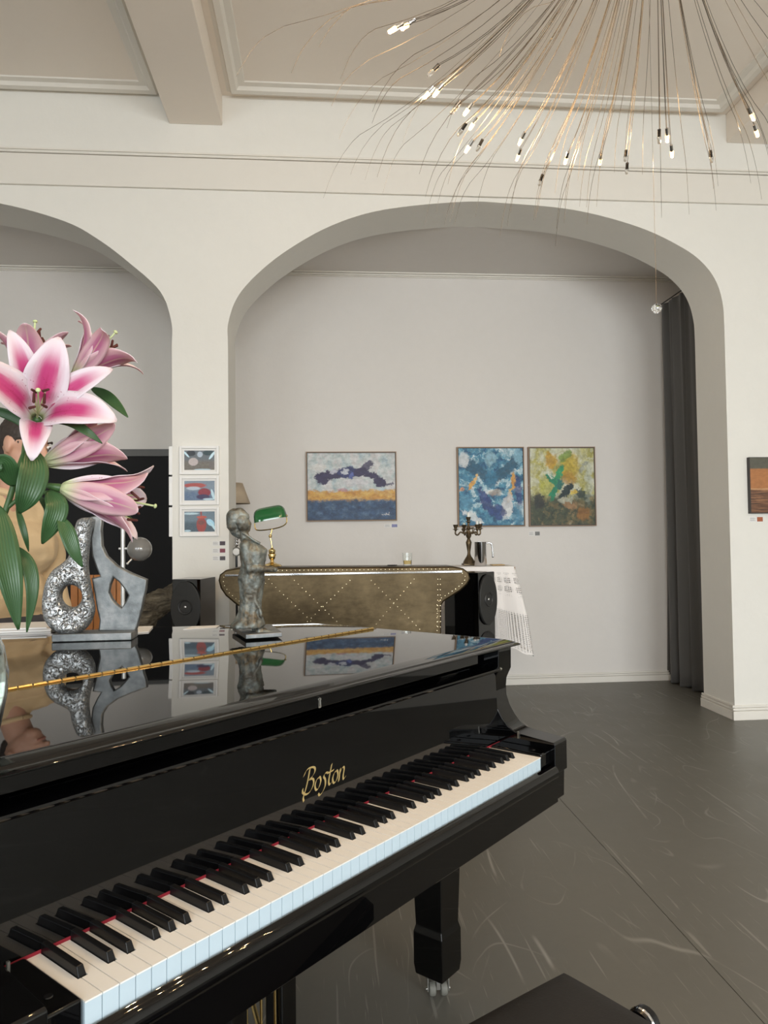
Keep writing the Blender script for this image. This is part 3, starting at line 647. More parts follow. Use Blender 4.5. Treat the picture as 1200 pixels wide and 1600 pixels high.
def photo_frame(label, x0, x1, z0, z1, mt, side=False):
    if not side: t = thing('photo_frame', label, 'picture frame', ((x0+x1)/2, WY0, z0), 0, 'white photo frames on the pillar')
    else: t = thing('photo_frame', label, 'picture frame', (-.972, WY0+.12, z0), -pi/2, 'white photo frames on the pillar')
    hw = (x1-x0)/2; h = z1-z0; e = .016; D = .022
    for a, b, c, d in ((-hw, -hw+e, 0, h), (hw-e, hw, 0, h), (-hw+e, hw-e, 0, e), (-hw+e, hw-e, h-e, h)): G().box(a, b, -D, 0, c, d).obj('frame_rail', M['frame_white'], t, bevel=.0015)
    G().box(-hw+e, hw-e, -.010, 0, e, h-e).obj('mat_board', M['paper'], t)
    G().box(-hw+.030, hw-.030, -.0115, -.0102, .030, h-.030).obj('photograph', mt, t)
zz = [(1.716, 1.903), (1.516, 1.704), (1.311, 1.503)]
for (z0, z1), mt, lb in zip(zz, (ph1, ph2, ph3), ('topmost white photo frame on the pillar front, dim beach photo', 'middle white photo frame on the pillar front, red dome photo', 'lowest white photo frame on the pillar front, red bottle photo')): photo_frame(lb, -.922, -.668, z0, z1, mt)
for (z0, z1), mt, lb in zip(zz, (ph2, ph3, ph1), ('topmost white frame on the pillar side, seen edge-on', 'middle white frame on the pillar side, seen edge-on', 'lowest white frame on the pillar side, seen edge-on')): photo_frame(lb, -.12, .12, z0, z1, mt, True)

# ------------------------------------------------------------------ curtain and black backdrop
def curtain():
    g = G(); nu, nv = 120, 30; y0, y1, x0 = 5.33, 6.285, 3.035
    def f(a, b):
        z = .015+b*3.30; yy = y1+(y0-y1)*a
        amp = .030*(.5+.5*(1-b)) + .004
        ph = a*2*pi*5.2+.9*sin(3.1*a+1.2*b)
        return (x0+amp*sin(ph)+.03*(1-b)*(a-.5)+.012*sin(2.1*ph+b*2), yy+.012*cos(ph*1.7+b), z+.006*sin(ph))
    g.grid(f, nu, nv)
    o = g.obj('curtain', M['curtain'], smooth=True); q = o.modifiers.new('t', 'SOLIDIFY'); q.thickness = .004; o.data.shade_smooth(); return o
tag(curtain(), 'long dark grey curtain hanging beside the right-hand arch', 'curtain')
tag(G().tube([(3.035, 5.33, 3.335), (3.035, 6.29, 3.335)], .005, 10).obj('curtain_rail', M['satin_black'], smooth=True), 'thin dark rail holding the grey curtain', 'rail')
bd = thing('black_backdrop', 'wide black panel with grey top rail behind the left arch', 'panel', (-3.1, BY, 0))
G().box(-1.9, 1.855, -.05, -.002, 0, 1.985).obj('panel', M['dark'], bd)
M['grey_rail'] = plain('grey_rail', (.12, .12, .115), .6)
G().box(-1.9, 1.86, -.058, -.002, 1.987, 2.045).obj('top_rail', M['grey_rail'], bd)
# ------------------------------------------------------------------ riveted brass bar
def brass_mat():
    s = S('old_brass_sheet'); n1 = s.noise(s.obj, 3.2, 5, .65); n2 = s.noise(s.map(s.obj, sc=(3, 3, 9)), 5, 5, .7)
    c = s.ramp(s.math('ADD', s.math('MULTIPLY', n1, .7), s.math('MULTIPLY', n2, .3)), [(.30, (.026, .017, .008)), (.46, (.062, .044, .022)), (.60, (.105, .076, .040)), (.74, (.20, .155, .09))])
    s.set(base=c, metal=.85, rough=s.rng(n2, .3, .7, .30, .48)); s.bump(n1, .08, .01); return s.m
M['brass_sheet'] = brass_mat()
M['brass_edge'] = plain('brass_edge', (.42, .28, .11), .3, .9, var=.25, vs_=18)
BARY = 4.15
bar = thing('bar_counter', 'brass-clad riveted bar counter with rounded ends behind the piano', 'bar', (.13, BARY, 0))
def bp(px, py): p = at(px, py, BARY); return (p.x-.13, p.z)
ol = [bp(*q) for q in [(372, 887), (352, 891), (343, 898), (341, 907), (344, 919), (352, 931), (366, 943), (381, 953), (389, 966), (391, 985)]] + [(bp(391, 985)[0], .10), (bp(690, 985)[0], .10)] + [bp(*q) for q in [(690, 985), (690, 946), (694, 940), (705, 933), (719, 924), (730, 914), (735, 904), (732, 894), (724, 888), (708, 885)]]
G().prism(ol, lambda p, q, h: (p, h, q), 0., .25).obj('body', M['brass_sheet'], bar, bevel=.012, seg=3, angle=50)
G().box(bp(395, 0)[0]+.02, bp(686, 0)[0]-.02, .02, .23, 0, .099).obj('plinth', M['dark'], bar)
a = bp(352, 899); b = bp(722, 896)
G().box(a[0], b[0], -.009, -.0005, a[1]-.006, a[1]+.006).obj('steel_strip', M['steel'], bar, bevel=.002)
# top moulding and straps on the front
def along(pts, step):
    out = []; carry = 0.
    for p, q in zip(pts, pts[1:]):
        p, q = Vector(p), Vector(q); L = (q-p).length; t = carry
        while t < L: out.append(p+(q-p)*(t/L)); t += step
        carry = t-L
    return out
rv = G(); pts = []
for ln in ([(460, 907), (527, 972), (545, 990)], [(580, 907), (647, 974), (660, 988)], [(547, 907), (480, 972), (465, 988)], [(647, 905), (589, 974), (578, 988)], [(684, 905), (684, 985)], [(688, 905), (688, 985)], [(420, 905), (400, 930)], [(425, 912), (470, 955), (500, 985)]):
    pts += along([bp(*q) for q in ln], .030)
inner = offset(ol, .026)
pts += along(inner[1:11], .024) + along(inner[12:22], .024)
pts += along([bp(380, 892), bp(705, 889)], .024)
for p in pts: rv.ball((p[0], -.0005, p[1]), (.0032, .0022, .0032), 6, 4)
tag(rv.obj('rivets', plain('rivet', (.70, .60, .40), .25, 1.0), bar, smooth=True), kind='stuff')
for x0_, x1_ in ((684-5, 691),): pass
btop = bp(540, 886)[1]
# tumbler with amber drink on the bar
def glass_mat(name, col=(1, 1, 1), rough=0.):
    s = S(name); s.set(base=col, rough=rough, trans=1.0, ior=1.45); return s.m
M['glass'] = glass_mat('clear_glass', (.97, .99, .98)); M['amber'] = glass_mat('amber_drink', (.95, .72, .30)); M['glass_vase'] = glass_mat('vase_glass', (.93, .98, .95))
gp = at(637, 884, BARY+.12); BT = at(540, 886, BARY+.10).z
BT = btop
tb = thing('drinking_glass', 'short clear glass of amber drink on the brass bar', 'glass', (gp.x, BARY+.13, BT))
G().lathe([(.001, .0), (.024, 0), (.0265, .03), (.0285, .072), (.0268, .072), (.025, .03), (.0232, .006), (.001, .006)], 28, cap=False).obj('tumbler', M['glass'], tb, smooth=True)
G().lathe([(.001, .0065), (.0229, .0065), (.0246, .028), (.001, .028)], 28, cap=False).obj('drink', M['amber'], tb, smooth=True)
cs = at(621, 886, BARY+.10)
tag(G().lathe([(.001, 0), (.028, 0), (.030, .002), (.028, .005), (.001, .005)], 24, (0, 0, 0)).obj('coaster', M['satin_black']), 'dark round coaster beside the glass on the brass bar', 'coaster').location = (cs.x-.03, BARY+.10, BT)
# banker's lamp
lp = at(425, 884, BARY+.12)
bl = thing('bankers_lamp', 'brass desk lamp with green glass shade on the brass bar', 'lamp', (lp.x, BARY+.13, BT+.001))
def lx(px, py): p = at(px, py, BARY+.13); return Vector((p.x-lp.x, 0, p.z-BT))
ba = at(425, 884, BARY+.13)
G().lathe([(.001, 0), (.055, 0), (.057, .006), (.050, .014), (.030, .020), (.013, .028), (.010, .040), (.014, .046), (.019, .052), (.019, .062), (.023, .066), (.023, .074), (.017, .078), (.020, .086), (.020, .098), (.012, .104), (.007, .110), (.006, .112)], 24, (0, 0, 0)).obj('base', M['gold'], bl, smooth=True)
G().tube(spline([(0, 0, .11), (-.004, 0, .145), (-.010, 0, .175), (-.003, 0, .20), lx(425, 827)], 4), .0045, 10).obj('stem', M['gold'], bl, smooth=True)
G().ball((-.009, 0, .178), .010).obj('joint', M['gold'], bl, smooth=True)
hb = [lx(398, 818), lx(399, 826), lx(405, 829), lx(425, 827), lx(440, 823), lx(447, 818), lx(448, 811), lx(446, 806)]
G().tube(spline(hb, 4), .0035, 8).obj('harp', M['gold'], bl, smooth=True)
def shade():
    a, b = lx(397, 818), lx(449, 808); ax_ = (b-a); L = ax_.length; ex = ax_.normalized(); ez = Vector((-ex.z, 0, ex.x)); g = G()
    def f(s_, t):
        th = -pi*.06+t*pi*.86; k = abs(2*s_-1); R = .052*(1-k**7)**.5*(1+.0)+.004
        R2 = .075*(1-k**6)**.45+.004
        return a+ex*(L*s_)+Vector((0, -cos(th), 0))*R+ez*(R2*max(0., sin(th))**.9+.0)
    g.grid(f, 28, 14); o = g.obj('shade', None, bl, smooth=True)
    s = S('green_glass'); s.set(base=(.004, .105, .022), rough=.08, spec=.6, coat=.6); o.data.materials.append(s.m)
    q = o.modifiers.new('t', 'SOLIDIFY'); q.thickness = .004; o.data.shade_smooth()
shade()
G().ball(lx(448, 806), .006).obj('shade_knob', M['gold'], bl, smooth=True)

# ------------------------------------------------------------------ loudspeakers
M['cone'] = plain('speaker_cone', (.022, .022, .022), .45); M['baffle'] = plain('speaker_baffle', (.022, .022, .021), .55)
def speaker(label, x, y, rz, H, side):
    t = thing('loudspeaker', label, 'speaker', (x, y, 0), rz, 'floor-standing loudspeakers'); w_, d_ = .176, .26
    G().box(-w_/2, w_/2, 0, d_, .03, H).obj('cabinet', M['black'], t, bevel=.004)
    G().box(-w_/2-.02, w_/2+.02, -.02, d_+.02, 0, .028).obj('plinth', M['satin_black'], t, bevel=.004)
    bf = [(-w_*.50, -.30), (w_*.30, -.30), (w_*.44, -.23), (w_*.49, -.12), (w_*.49, -.05), (w_*.40, .0), (w_*.28, .03), (-w_*.50, .03)]
    ell = [(w_*.53*cos(k*pi/14), .155*sin(k*pi/14)-.155) for k in range(28)]
    b = G().prism([(p, H-.012+q) for p, q in ell], lambda p, q, h: (p, h, q), -.016, .0).obj('baffle', M['baffle'], t, bevel=.004)
    cz = H-.165
    c = G().lathe([(.001, -.006), (.014, -.008), (.016, -.005), (.030, -.010), (.036, -.020), (.042, -.022), (.046, -.0165)], 28, (0, 0, cz), ax='y', cap=False)
    c.obj('driver', M['cone'], t, smooth=True)
    G().ball((0, -.012, cz), (.010, .008, .010)).obj('dome', M['steel'], t, smooth=True)
    for k, zz_ in enumerate((H-.43, H-.62)):
        G().lathe([(.001, -.004), (.02, -.006), (.060, -.010), (.066, -.012), (.072, -.001)], 28, (0, 0, zz_), ax='y', cap=False).obj('woofer', M['cone'], t, smooth=True)
q = at(294, 905, 4.50); speaker('black floor-standing loudspeaker at the foot of the pillar with framed photos', q.x-.012, 4.50, radians(-12), q.z, 0)
q = at(752, 893, 4.55); speaker('black floor-standing loudspeaker between the brass bar and the lace-covered table', q.x+.012, 4.46, radians(43), q.z, 1)

# ------------------------------------------------------------------ lace-covered table with candelabra, jug and coaster
TY = 5.08
tc_ = at(752, 884, TY); TZ = tc_.z
tbl = thing('side_table', 'tall small table under the white lace cloth', 'table', (tc_.x, TY, 0))
G().box(-.20, .20, -.16, .16, TZ-.03, TZ-.004).obj('table_top', M['frame_wood'], tbl, bevel=.004)
G().lathe([(.001, 0), (.15, 0), (.15, .02), (.03, .04), (.025, .06), (.025, TZ-.06), (.06, TZ-.03), (.001, TZ-.03)], 24, cap=False).obj('pedestal', M['frame_wood'], tbl, smooth=True)
def lace_mat():
    s = S('white_lace'); U = s.xyz(s.uv); v_ = U[1]
    q = s.comb(s.math('MULTIPLY', U[0], 130.), s.math('MULTIPLY', v_, 60.), 0.)
    hh = s.math('MULTIPLY', s.math('SINE', s.math('MULTIPLY', U[0], 620.)), s.math('SINE', s.math('MULTIPLY', v_, 210.)))
    holes = s.rng(s.math('ABSOLUTE', hh), .45, .62)
    rr2 = s.math('MULTIPLY', s.math('SINE', s.math('MULTIPLY', U[0], 107.)), s.math('SINE', s.math('MULTIPLY', v_, 42.)))
    pat = s.rng(s.math('ABSOLUTE', rr2), .25, .45)
    hem = s.math('MULTIPLY', s.rng(v_, .66, .70), s.rng(v_, .975, .985, 1., 0.)); band = s.math('MULTIPLY', s.rng(v_, .34, .37), s.rng(v_, .52, .55, 1., 0.))
    zone = s.math('MAXIMUM', hem, s.math('MULTIPLY', band, pat))
    a = s.math('SUBTRACT', 1.0, s.math('MULTIPLY', holes, zone))
    s.set(base=(.84, .80, .77), rough=.85, alpha=a); s.bump(s.math('SUBTRACT', 1., s.math('MULTIPLY', holes, zone)), .6, .003); return s.m
def tablecloth():
    g = G(); N, Mv = 160, 40; hx, hy, drop = .205, .165, .50; uvs = []
    def rim(a):
        c, s_ = cos(a), sin(a); k = (abs(c)**8+abs(s_)**8)**(-1/8); return Vector((c*k*hx, s_*k*hy, 0)), k
    vv = []
    for j in range(Mv+1):
        b = j/Mv
        for i in range(N+1):
            a = 2*pi*i/N; r, k = rim(a); n = Vector((cos(a), sin(a), 0))
            corner = max(0, (k-1.0)/.297)
            if b < .3: p = r*(b/.3); z = .002
            else:
                t = (b-.3)/.7
                fold = sin(a*13+.8*sin(a*3))*.6+sin(a*6+1)*.5
                out = .012+t*(.035+.055*corner)+min(1, t*1.8)*.050*fold
                scal = .016*abs(sin(a*17)) if t > .9 else 0
                p = r+n*out*(1-.35*(1-min(1, t*5))); z = -t*drop*(1+.20*corner)-(.004 if t > .02 else 0)+(scal*(t-.9)*10)
            vv.append((p.x, p.y, z)); uvs.append((i/N, b))
    ff = [(j*(N+1)+i, j*(N+1)+i+1, (j+1)*(N+1)+i+1, (j+1)*(N+1)+i) for j in range(Mv) for i in range(N)]
    o = g.add(vv, ff).obj('tablecloth', lace_mat(), smooth=True); o.data.shade_smooth()
    l = o.data.uv_layers.new(name='UVMap')
    for lp_ in o.data.loops: l.data[lp_.index].uv = uvs[lp_.vertex_index]
    o.location = (tc_.x, TY, TZ); return o
tag(tablecloth(), 'white lace tablecloth draped over the tall small table', 'tablecloth')
M['bronze'] = plain('aged_bronze', (.13, .095, .055), .42, .8, var=.35, vs_=60)
M['wax'] = plain('white_wax', (.85, .83, .78), .5, var=.02, sss=.2)
CT = TZ+.0045
def cl(px, py, y=TY-.06): p = at(px, py, y); return p
cb = cl(733, 884, TY+.03); can = thing('candelabra', 'dark bronze branched candelabra with white candles on the lace table', 'candelabra', (cb.x, TY+.03, CT))
G().box(-.046, .046, -.046, .046, 0, .012).lathe([(.046, .012), (.040, .028), (.030, .045), (.018, .062)], 8, a0=pi/8, cap=True).obj('foot', M['bronze'], can, bevel=.003)
G().lathe([(.018, .060), (.012, .075), (.010, .090), (.017, .135), (.021, .160), (.013, .178), (.010, .186), (.018, .200), (.020, .212), (.010, .226), (.009, .245), (.018, .256), (.014, .266), (.008, .275), (.008, .300)], 18, cap=True).obj('stem', M['bronze'], can, smooth=True)
def cup(x, y, z, ch):
    c_ = G().lathe([(.006, -.012), (.011, -.004), (.022, 0), (.022, .002), (.010, .004), (.011, .010), (.016, .022), (.018, .030), (.020, .033), (.013, .033), (.011, .026), (.001, .026)], 16, (x, y, z), cap=False).obj('candle_cup', M['bronze'], can, smooth=True)
    if ch: G().lathe([(.001, .027), (.0095, .027), (.0095, ch), (.004, ch+.003), (.001, ch+.003)], 14, (x, y, z), cap=False).obj('candle', M['wax'], can, smooth=True)
cup(0, 0, .305, .062)
for ang, rr_, zz_, ch in ((pi, .092, .252, .030), (radians(-25), .062, .252, .055), (radians(12), .088, .256, .050), (radians(100), .085, .252, .045)):
    x, y = cos(ang)*rr_, sin(ang)*rr_
    G().tube(spline([(0, 0, .245), (x*.3, y*.3, .222), (x*.62, y*.62, .232), (x*.85, y*.85, .212), (x*1.02, y*1.02, .222), (x, y, zz_-.008)], 5), .0055, 8).obj('branch', M['bronze'], can, smooth=True)
    G().tube(spline([(x*.35, y*.35, .224), (x*.5, y*.5, .250), (x*.4, y*.4, .262), (x*.3, y*.3, .252)], 4), .0035, 6).obj('scroll', M['bronze'], can, smooth=True)
    cup(x, y, zz_, ch)
jp = cl(751, 884, TY-.10); jug = thing('steel_jug', 'polished steel jug with hooked handle on the lace table', 'jug', (jp.x, TY-.10, CT))
G().lathe([(.001, 0), (.040, 0), (.0415, .002), (.0405, .16), (.042, .163), (.0395, .163), (.0385, .010), (.001, .010)], 40, cap=False).obj('body', M['steel'], jug, smooth=True)
G().tube(spline([(.037, 0, .152), (.060, 0, .156), (.076, 0, .150), (.083, 0, .125), (.085, 0, .095), (.086, 0, .062)], 5), [.006]*10+[.0065]*16, 10).obj('handle', M['steel'], jug, smooth=True)
G().tube([(.0862, 0, .061), (.0863, 0, .055)], .0066, 10).obj('handle_tip', M['satin_black'], jug, smooth=True)
wp = cl(777, 884, TY-.05)
tag(G().box(-.045, .045, -.04, .04, 0, .006).obj('wooden_coaster', plain('pale_wood', (.50, .33, .13), .5, vs_=90), bevel=.002), 'flat pale wooden coaster on the lace table beside the jug', 'coaster').location = (wp.x, TY-.05, CT)

# ------------------------------------------------------------------ lamp behind the pillar
fp = at(369, 880, 6.0); sh0 = at(367, 787, 6.0); sh1 = at(367, 755, 6.0)
fl = thing('floor_lamp', 'floor lamp with beige tapered shade half hidden behind the pillar', 'lamp', (fp.x-.03, 6.0, 0))
G().lathe([(.001, 0), (.14, 0), (.14, .02), (.02, .035), (.014, .05), (.012, 1.05), (.001, 1.05)], 24, cap=False).obj('pole', M['satin_black'], fl, smooth=True)
G().tube([(0, 0, 1.04), (0, 0, sh1.z-.03)], .008, 12).obj('column', M['satin_black'], fl, smooth=True)
s = S('beige_shade'); s.set(base=s.mix(s.noise(s.map(s.obj, sc=(80, 80, 8)), 3, 2), (.48, .38, .27), (.56, .45, .33)), rough=.9); M['shade'] = s.m
o = G().lathe([(.145, sh0.z), (.085, sh1.z)], 40, cap=False).obj('shade', M['shade'], fl, smooth=True); q = o.modifiers.new('t', 'SOLIDIFY'); q.thickness = .003
dp = at(369.5, 862, 5.12)
dl = thing('dial_stand', 'chrome and black stand with a round white dial beside the pillar', 'stand', (dp.x, 5.12, 0))
G().lathe([(.001, 0), (.045, 0), (.045, .012), (.010, .02), (.008, .04), (.008, dp.z-.03), (.001, dp.z-.03)], 18, cap=False).obj('stem', M['satin_black'], dl, smooth=True)
G().lathe([(.001, -.010), (.022, -.012), (.030, -.014), (.032, .0), (.030, .016), (.001, .016)], 28, (0, 0, dp.z), ax='y', cap=False).obj('rim', M['rubber'], dl, smooth=True)
G().lathe([(.001, -.0155), (.022, -.015), (.024, -.012)], 28, (0, 0, dp.z), ax='y', cap=False).obj('dial', M['paper'], dl, smooth=True)
G().lathe([(.006, dp.z+.03)]+[(.008+.009*abs(sin(k*pi/4)), dp.z+.036+k*.005) for k in range(17)]+[(.005, dp.z+.13)], 18).obj('column', M['steel'], dl, smooth=True)
# ------------------------------------------------------------------ things on the piano lid
LT = LZ+.0003
# metal sculpture with loop and winged slab
SY = 2.225; s0 = at(150, 995, SY)
sc = thing('metal_sculpture', 'silvery abstract sculpture of a loop and a winged slab on the piano lid', 'sculpture', (s0.x, SY, LT), radians(2))
def spx(cx, cy):
    p = at(cx/4.615, 740+cy/4.615, SY); return (p.x-s0.x, p.z-LT)
def sm(P, n=5): return [(q.x, q.y) for q in spline([Vector((*spx(a, b), 0)) for a, b in P], n, True)]
def metal_rough():
    s = S('hammered_silver'); n = s.noise(s.obj, 55, 5, .7, 1.6); v = s.rng(s.math('ABSOLUTE', s.math('SUBTRACT', n, .5)), 0., .05, 1., 0.)
    s.set(base=s.mix(v, (.47, .485, .49), (.035, .04, .045)), metal=.9, rough=s.mix(v, (.24, .24, .24), (.6, .6, .6))); s.bump(s.math('SUBTRACT', n, v),   .55, .005); return s.m
def metal_smooth():
    s = S('brushed_lead'); n = s.noise(s.obj, 14, 5, .65); s.set(base=s.ramp(n, [(.3, (.085, .09, .092)), (.5, (.16, .17, .172)), (.7, (.25, .25, .245))]), metal=.75, rough=.45); s.bump(s.noise(s.obj, 60, 4, .6), .25, .003); return s.m
M['silver_rough'] = metal_rough(); M['lead'] = metal_smooth()
left = [(470, 1150), (400, 1120), (345, 1050), (325, 960), (332, 860), (355, 770), (400, 695), (470, 640), (515, 590), (530, 500), (552, 410), (578, 335), (640, 318), (680, 335), (662, 430), (648, 540), (640, 640), (648, 740), (668, 860), (688, 975), (665, 1060), (620, 1120), (560, 1150)]
hole = [(530+78*cos(a), 880+80*sin(a)) for a in [k*pi/6 for k in range(12)]]
me = outline_mesh([sm(left, 4), sm(hole, 3)], .010, .018, 4); o = link('loop_piece', me, M['silver_rough'], sc, True); o.rotation_euler = (pi/2, 0, 0); o.location = (0, -.010, 0)
right = [(600, 322), (735, 292), (724, 400), (730, 520), (765, 595), (840, 665), (940, 718), (1052, 765), (1045, 840), (1030, 900), (1015, 980), (1000, 1040), (985, 1100), (970, 1142), (700, 1142), (710, 1060), (690, 980), (672, 860), (652, 755), (714, 742), (690, 690), (655, 590), (645, 470), (660, 400)]
dia = [(810, 752), (850, 785), (885, 830), (917, 880), (895, 930), (868, 972), (830, 942), (800, 905), (778, 855), (790, 800)]
me = outline_mesh([[spx(*q) for q in right], [spx(*q) for q in dia]], .008, .005, 2); o = link('winged_slab', me, M['lead'], sc); o.rotation_euler = (pi/2, 0, 0); o.location = (0, .022, 0); smooth_by_angle(o.data, 40)
b0, b1 = spx(410, 1152), spx(970, 1190)
G().box(b0[0], b1[0], -.045, .045, 0, .023).obj('base', M['lead'], sc, bevel=.003)

# bronze statuette of a woman
TYs = 2.19; st0 = at(398, 993, TYs); K = st0.y/CAM_F*1.0
stt = thing('bronze_statuette', 'green-patina bronze statuette of a woman in a long dress on the piano lid', 'statue', (st0.x, TYs, LT))
def q2(px, py, y=0.): p = at(px, py, TYs); return Vector((p.x-st0.x, y, p.z-LT))
mm = lambda px: px*2.2/1150.
def patina():
    s = S('bronze_patina'); n = s.noise(s.obj, 22, 6, .65); n2 = s.noise(s.map(s.obj, sc=(1, 1, .4)), 60, 4, .7)
    c = s.ramp(n, [(.30, (.035, .025, .016)), (.43, (.085, .075, .055)), (.55, (.155, .175, .165)), (.70, (.27, .285, .26))])
    c = s.mix(s.math('MULTIPLY', s.rng(n2, .5, .7), .5), c, (.26, .19, .11))
    s.set(base=c, metal=.45, rough=.5); s.bump(n2, .35, .003); return s.m
M['patina'] = patina()
g = G()
# skirt and torso: stacked ellipses (side view outline: back x, front x at height py)
prof = [(843, 381, 398), (852, 376, 408), (862, 374, 417), (872, 375, 416), (882, 377, 414), (892, 374, 413), (903, 371, 413), (915, 373, 411), (930, 374, 410), (945, 374, 409), (958, 372, 410), (968, 367, 412), (976, 361, 414), (980, 360, 412)]
vv = []; N = 24
for i, (py, xb, xf) in enumerate(prof):
    a = q2(xb, py); b = q2(xf, py); c = (a+b)/2; rx = (b-a).length/2; ry = rx*(1.0 if py < 900 else .95)
    for k in range(N):
        t = 2*pi*k/N; ripple = 1+(.05*sin(t*7+py*.05) if py > 905 else 0)
        vv.append((c.x+rx*cos(t)*ripple, ry*sin(t)*ripple, c.z))
ff = [(i*N+(k+1) % N, i*N+k, (i+1)*N+k, (i+1)*N+(k+1) % N) for i in range(len(prof)-1) for k in range(N)]+[tuple(range(N)), tuple(reversed(range((len(prof)-1)*N, len(prof)*N)))]
g.add(vv, ff)
g.cone(q2(384, 846), q2(379, 828), mm(8), mm(7))                 # neck
g.cone(q2(376, 815), q2(380, 820), mm(14), mm(12))               # head
g.cone(q2(384, 819), q2(387, 826), mm(7), mm(5))                 # jaw
g.cone(q2(389, 815), q2(391, 818), mm(2.2), mm(2.2), 8)          # nose
g.ball(q2(376, 822, -.020), (.005, .003, .008))                  # ear
g.cone(q2(402, 858), q2(410, 862), mm(9), mm(8))                 # bust
for s_ in (-1, 1):
    g.cone(q2(384, 851, s_*.024), q2(392, 888, s_*.034), mm(8.5), mm(6.5))
    g.cone(q2(392, 888, s_*.034), q2(424, 889, s_*.012), mm(6.5), mm(4.5))
    g.ball(q2(429, 890, s_*.006), (.010, .008, .008))
g.cone(q2(404, 986, -.012), q2(426, 988, -.014), mm(5), mm(3.5)); g.cone(q2(398, 984, .014), q2(414, 987, .014), mm(5), mm(4))
g.cone(q2(385, 958, -.030), q2(400, 972, -.034), mm(4), mm(3)); g.cone(q2(402, 940, -.026), q2(410, 962, -.024), mm(3), mm(2.5))
me = remeshed(g, .003, 2, lambda c, n: c+n*(.0014*mnoise.noise(c*140)+(.0030*mnoise.noise(Vector((c.x*75, c.y*75, c.z*16))) if c.z < .17 else .0012*mnoise.noise(c*60))), 'figure')
link('figure', me, M['patina'], stt)
hr = G(); hr.cone(q2(367, 808), q2(366, 820), mm(13.5), mm(12)); hr.cone(q2(374, 803), q2(382, 808), mm(10), mm(8)); hr.cone(q2(369, 830), q2(374, 836), mm(9), mm(6))
link('hair', remeshed(hr, .003, 2, lambda c, n: c+n*(.0014*mnoise.noise(Vector((c.x*60, c.y*200, c.z*200)))), 'hair'), M['patina'], stt)
G().tube(spline([q2(380, 833, -.018), q2(387, 836, -.024), q2(396, 843, -.022), q2(407, 849, -.014)], 5), .0038, 8).obj('scarf', M['patina'], stt, smooth=True)
c1, c2, c3, c4 = atz(363, 987, LT), atz(384, 1001, LT), atz(441, 997, LT), atz(425, 984, LT)
G().prism([(p.x-st0.x, p.y-TYs) for p in (c1, c2, c3, c4)], lambda p, q, h: (p, q, h), 0, .013).obj('base_plate', M['lead'], stt, bevel=.002)
stt.children[0].location.z += .004
# papers and cards on the lid
def sheet(name, label, pts, mt, th=.0012, z=0., cat='paper', group=None):
    P = [atz(a, b, LT) for a, b in pts]; c = sum(P, Vector())/len(P)
    area = sum(P[i].x*P[(i+1) % len(P)].y-P[(i+1) % len(P)].x*P[i].y for i in range(len(P)))
    if area < 0: P.reverse()
    o = G().prism([(p.x-c.x, p.y-c.y) for p in P], lambda p, q, h: (p, q, h), 0, th).obj(name, mt); o.location = (c.x, c.y, LT+z); return tag(o, label, cat, group)
sheet('paper_sheet', 'white sheet of paper lying behind the statuette', [(361, 984), (377, 988), (388, 981), (372, 979)], M['paper'])
sheet('paper_sheet', 'white sheet of paper on the lid below the framed photos', [(286, 984), (338, 981), (343, 977.5), (300, 979)], M['paper'])
cd_ = sheet('printed_card', 'white printed card beside the metal sculpture base', [(205, 990), (232, 988), (239, 979), (214, 980)], M['paper'], .0025, cat='card')
mg = thing('magazine_stack', 'low stack of pale magazines on the piano lid near the person', 'magazines', (0, 0, 0))
mc = atz(30, 983, LT); mg.location = (mc.x, mc.y, LT); mg.rotation_euler = (0, 0, radians(8))
for k, (dx, rr_) in enumerate(((0, 0), (.006, .05), (-.008, -.04))): 
    o = G().box(-.20+dx, .115+dx, -.09, .09, k*.0045, k*.0045+.004).obj('magazine', M['paper'] if k % 2 == 0 else plain('magazine_cover', (.55, .50, .46), .35), mg); o.rotation_euler = (0, 0, rr_)

# ------------------------------------------------------------------ vase of lilies
vc = at(-67, 1120, 1.07); VX, VY = vc.x, 1.075
vase = thing('glass_vase', 'clear glass vase of lilies at the left edge of the piano lid', 'vase', (VX, VY, LT))
vp = [(.001, 0), (.042, 0), (.046, .004), (.052, .03), (.0605, .075), (.062, .105), (.056, .14), (.043, .17), (.036, .19), (.040, .21), (.048, .222)]
G().lathe(vp+[(r-.003, h) for r, h in reversed(vp[3:])]+[(.040, .010), (.001, .010)], 48, cap=False).obj('glass', M['glass_vase'], vase, smooth=True)
s = S('water'); s.set(base=(.95, 1, .97), trans=1.0, ior=1.33, rough=0.)
G().lathe([(.001, .0115), (.0395, .0115), (.0485, .03), (.057, .075), (.0585, .10), (.0535, .13), (.001, .13)], 40, cap=False).obj('water', s.m, vase, smooth=True)
LYD = 1.08
def lv(px, py, y=LYD): return at(px, py, y)
def stem_mat():
    s = S('lily_green'); n = s.noise(s.obj, 40, 3); s.set(base=s.mix(n, (.030, .075, .022), (.060, .125, .035)), rough=.45); return s.m
def leaf_mat():
    s = S('lily_leaf'); U = s.xyz(s.uv); vein = s.math('SINE', s.math('MULTIPLY', U[0], 60.)); n = s.noise(s.obj, 14, 3)
    c = s.mix(n, (.012, .045, .016), (.042, .105, .030)); c = s.mix(s.math('MULTIPLY', s.rng(vein, .2, 1.), .25), c, (.07, .14, .05))
    s.set(base=c, rough=.38); s.bump(vein, .2, .001); return s.m
M['stem'] = stem_mat(); M['leaf'] = leaf_mat()
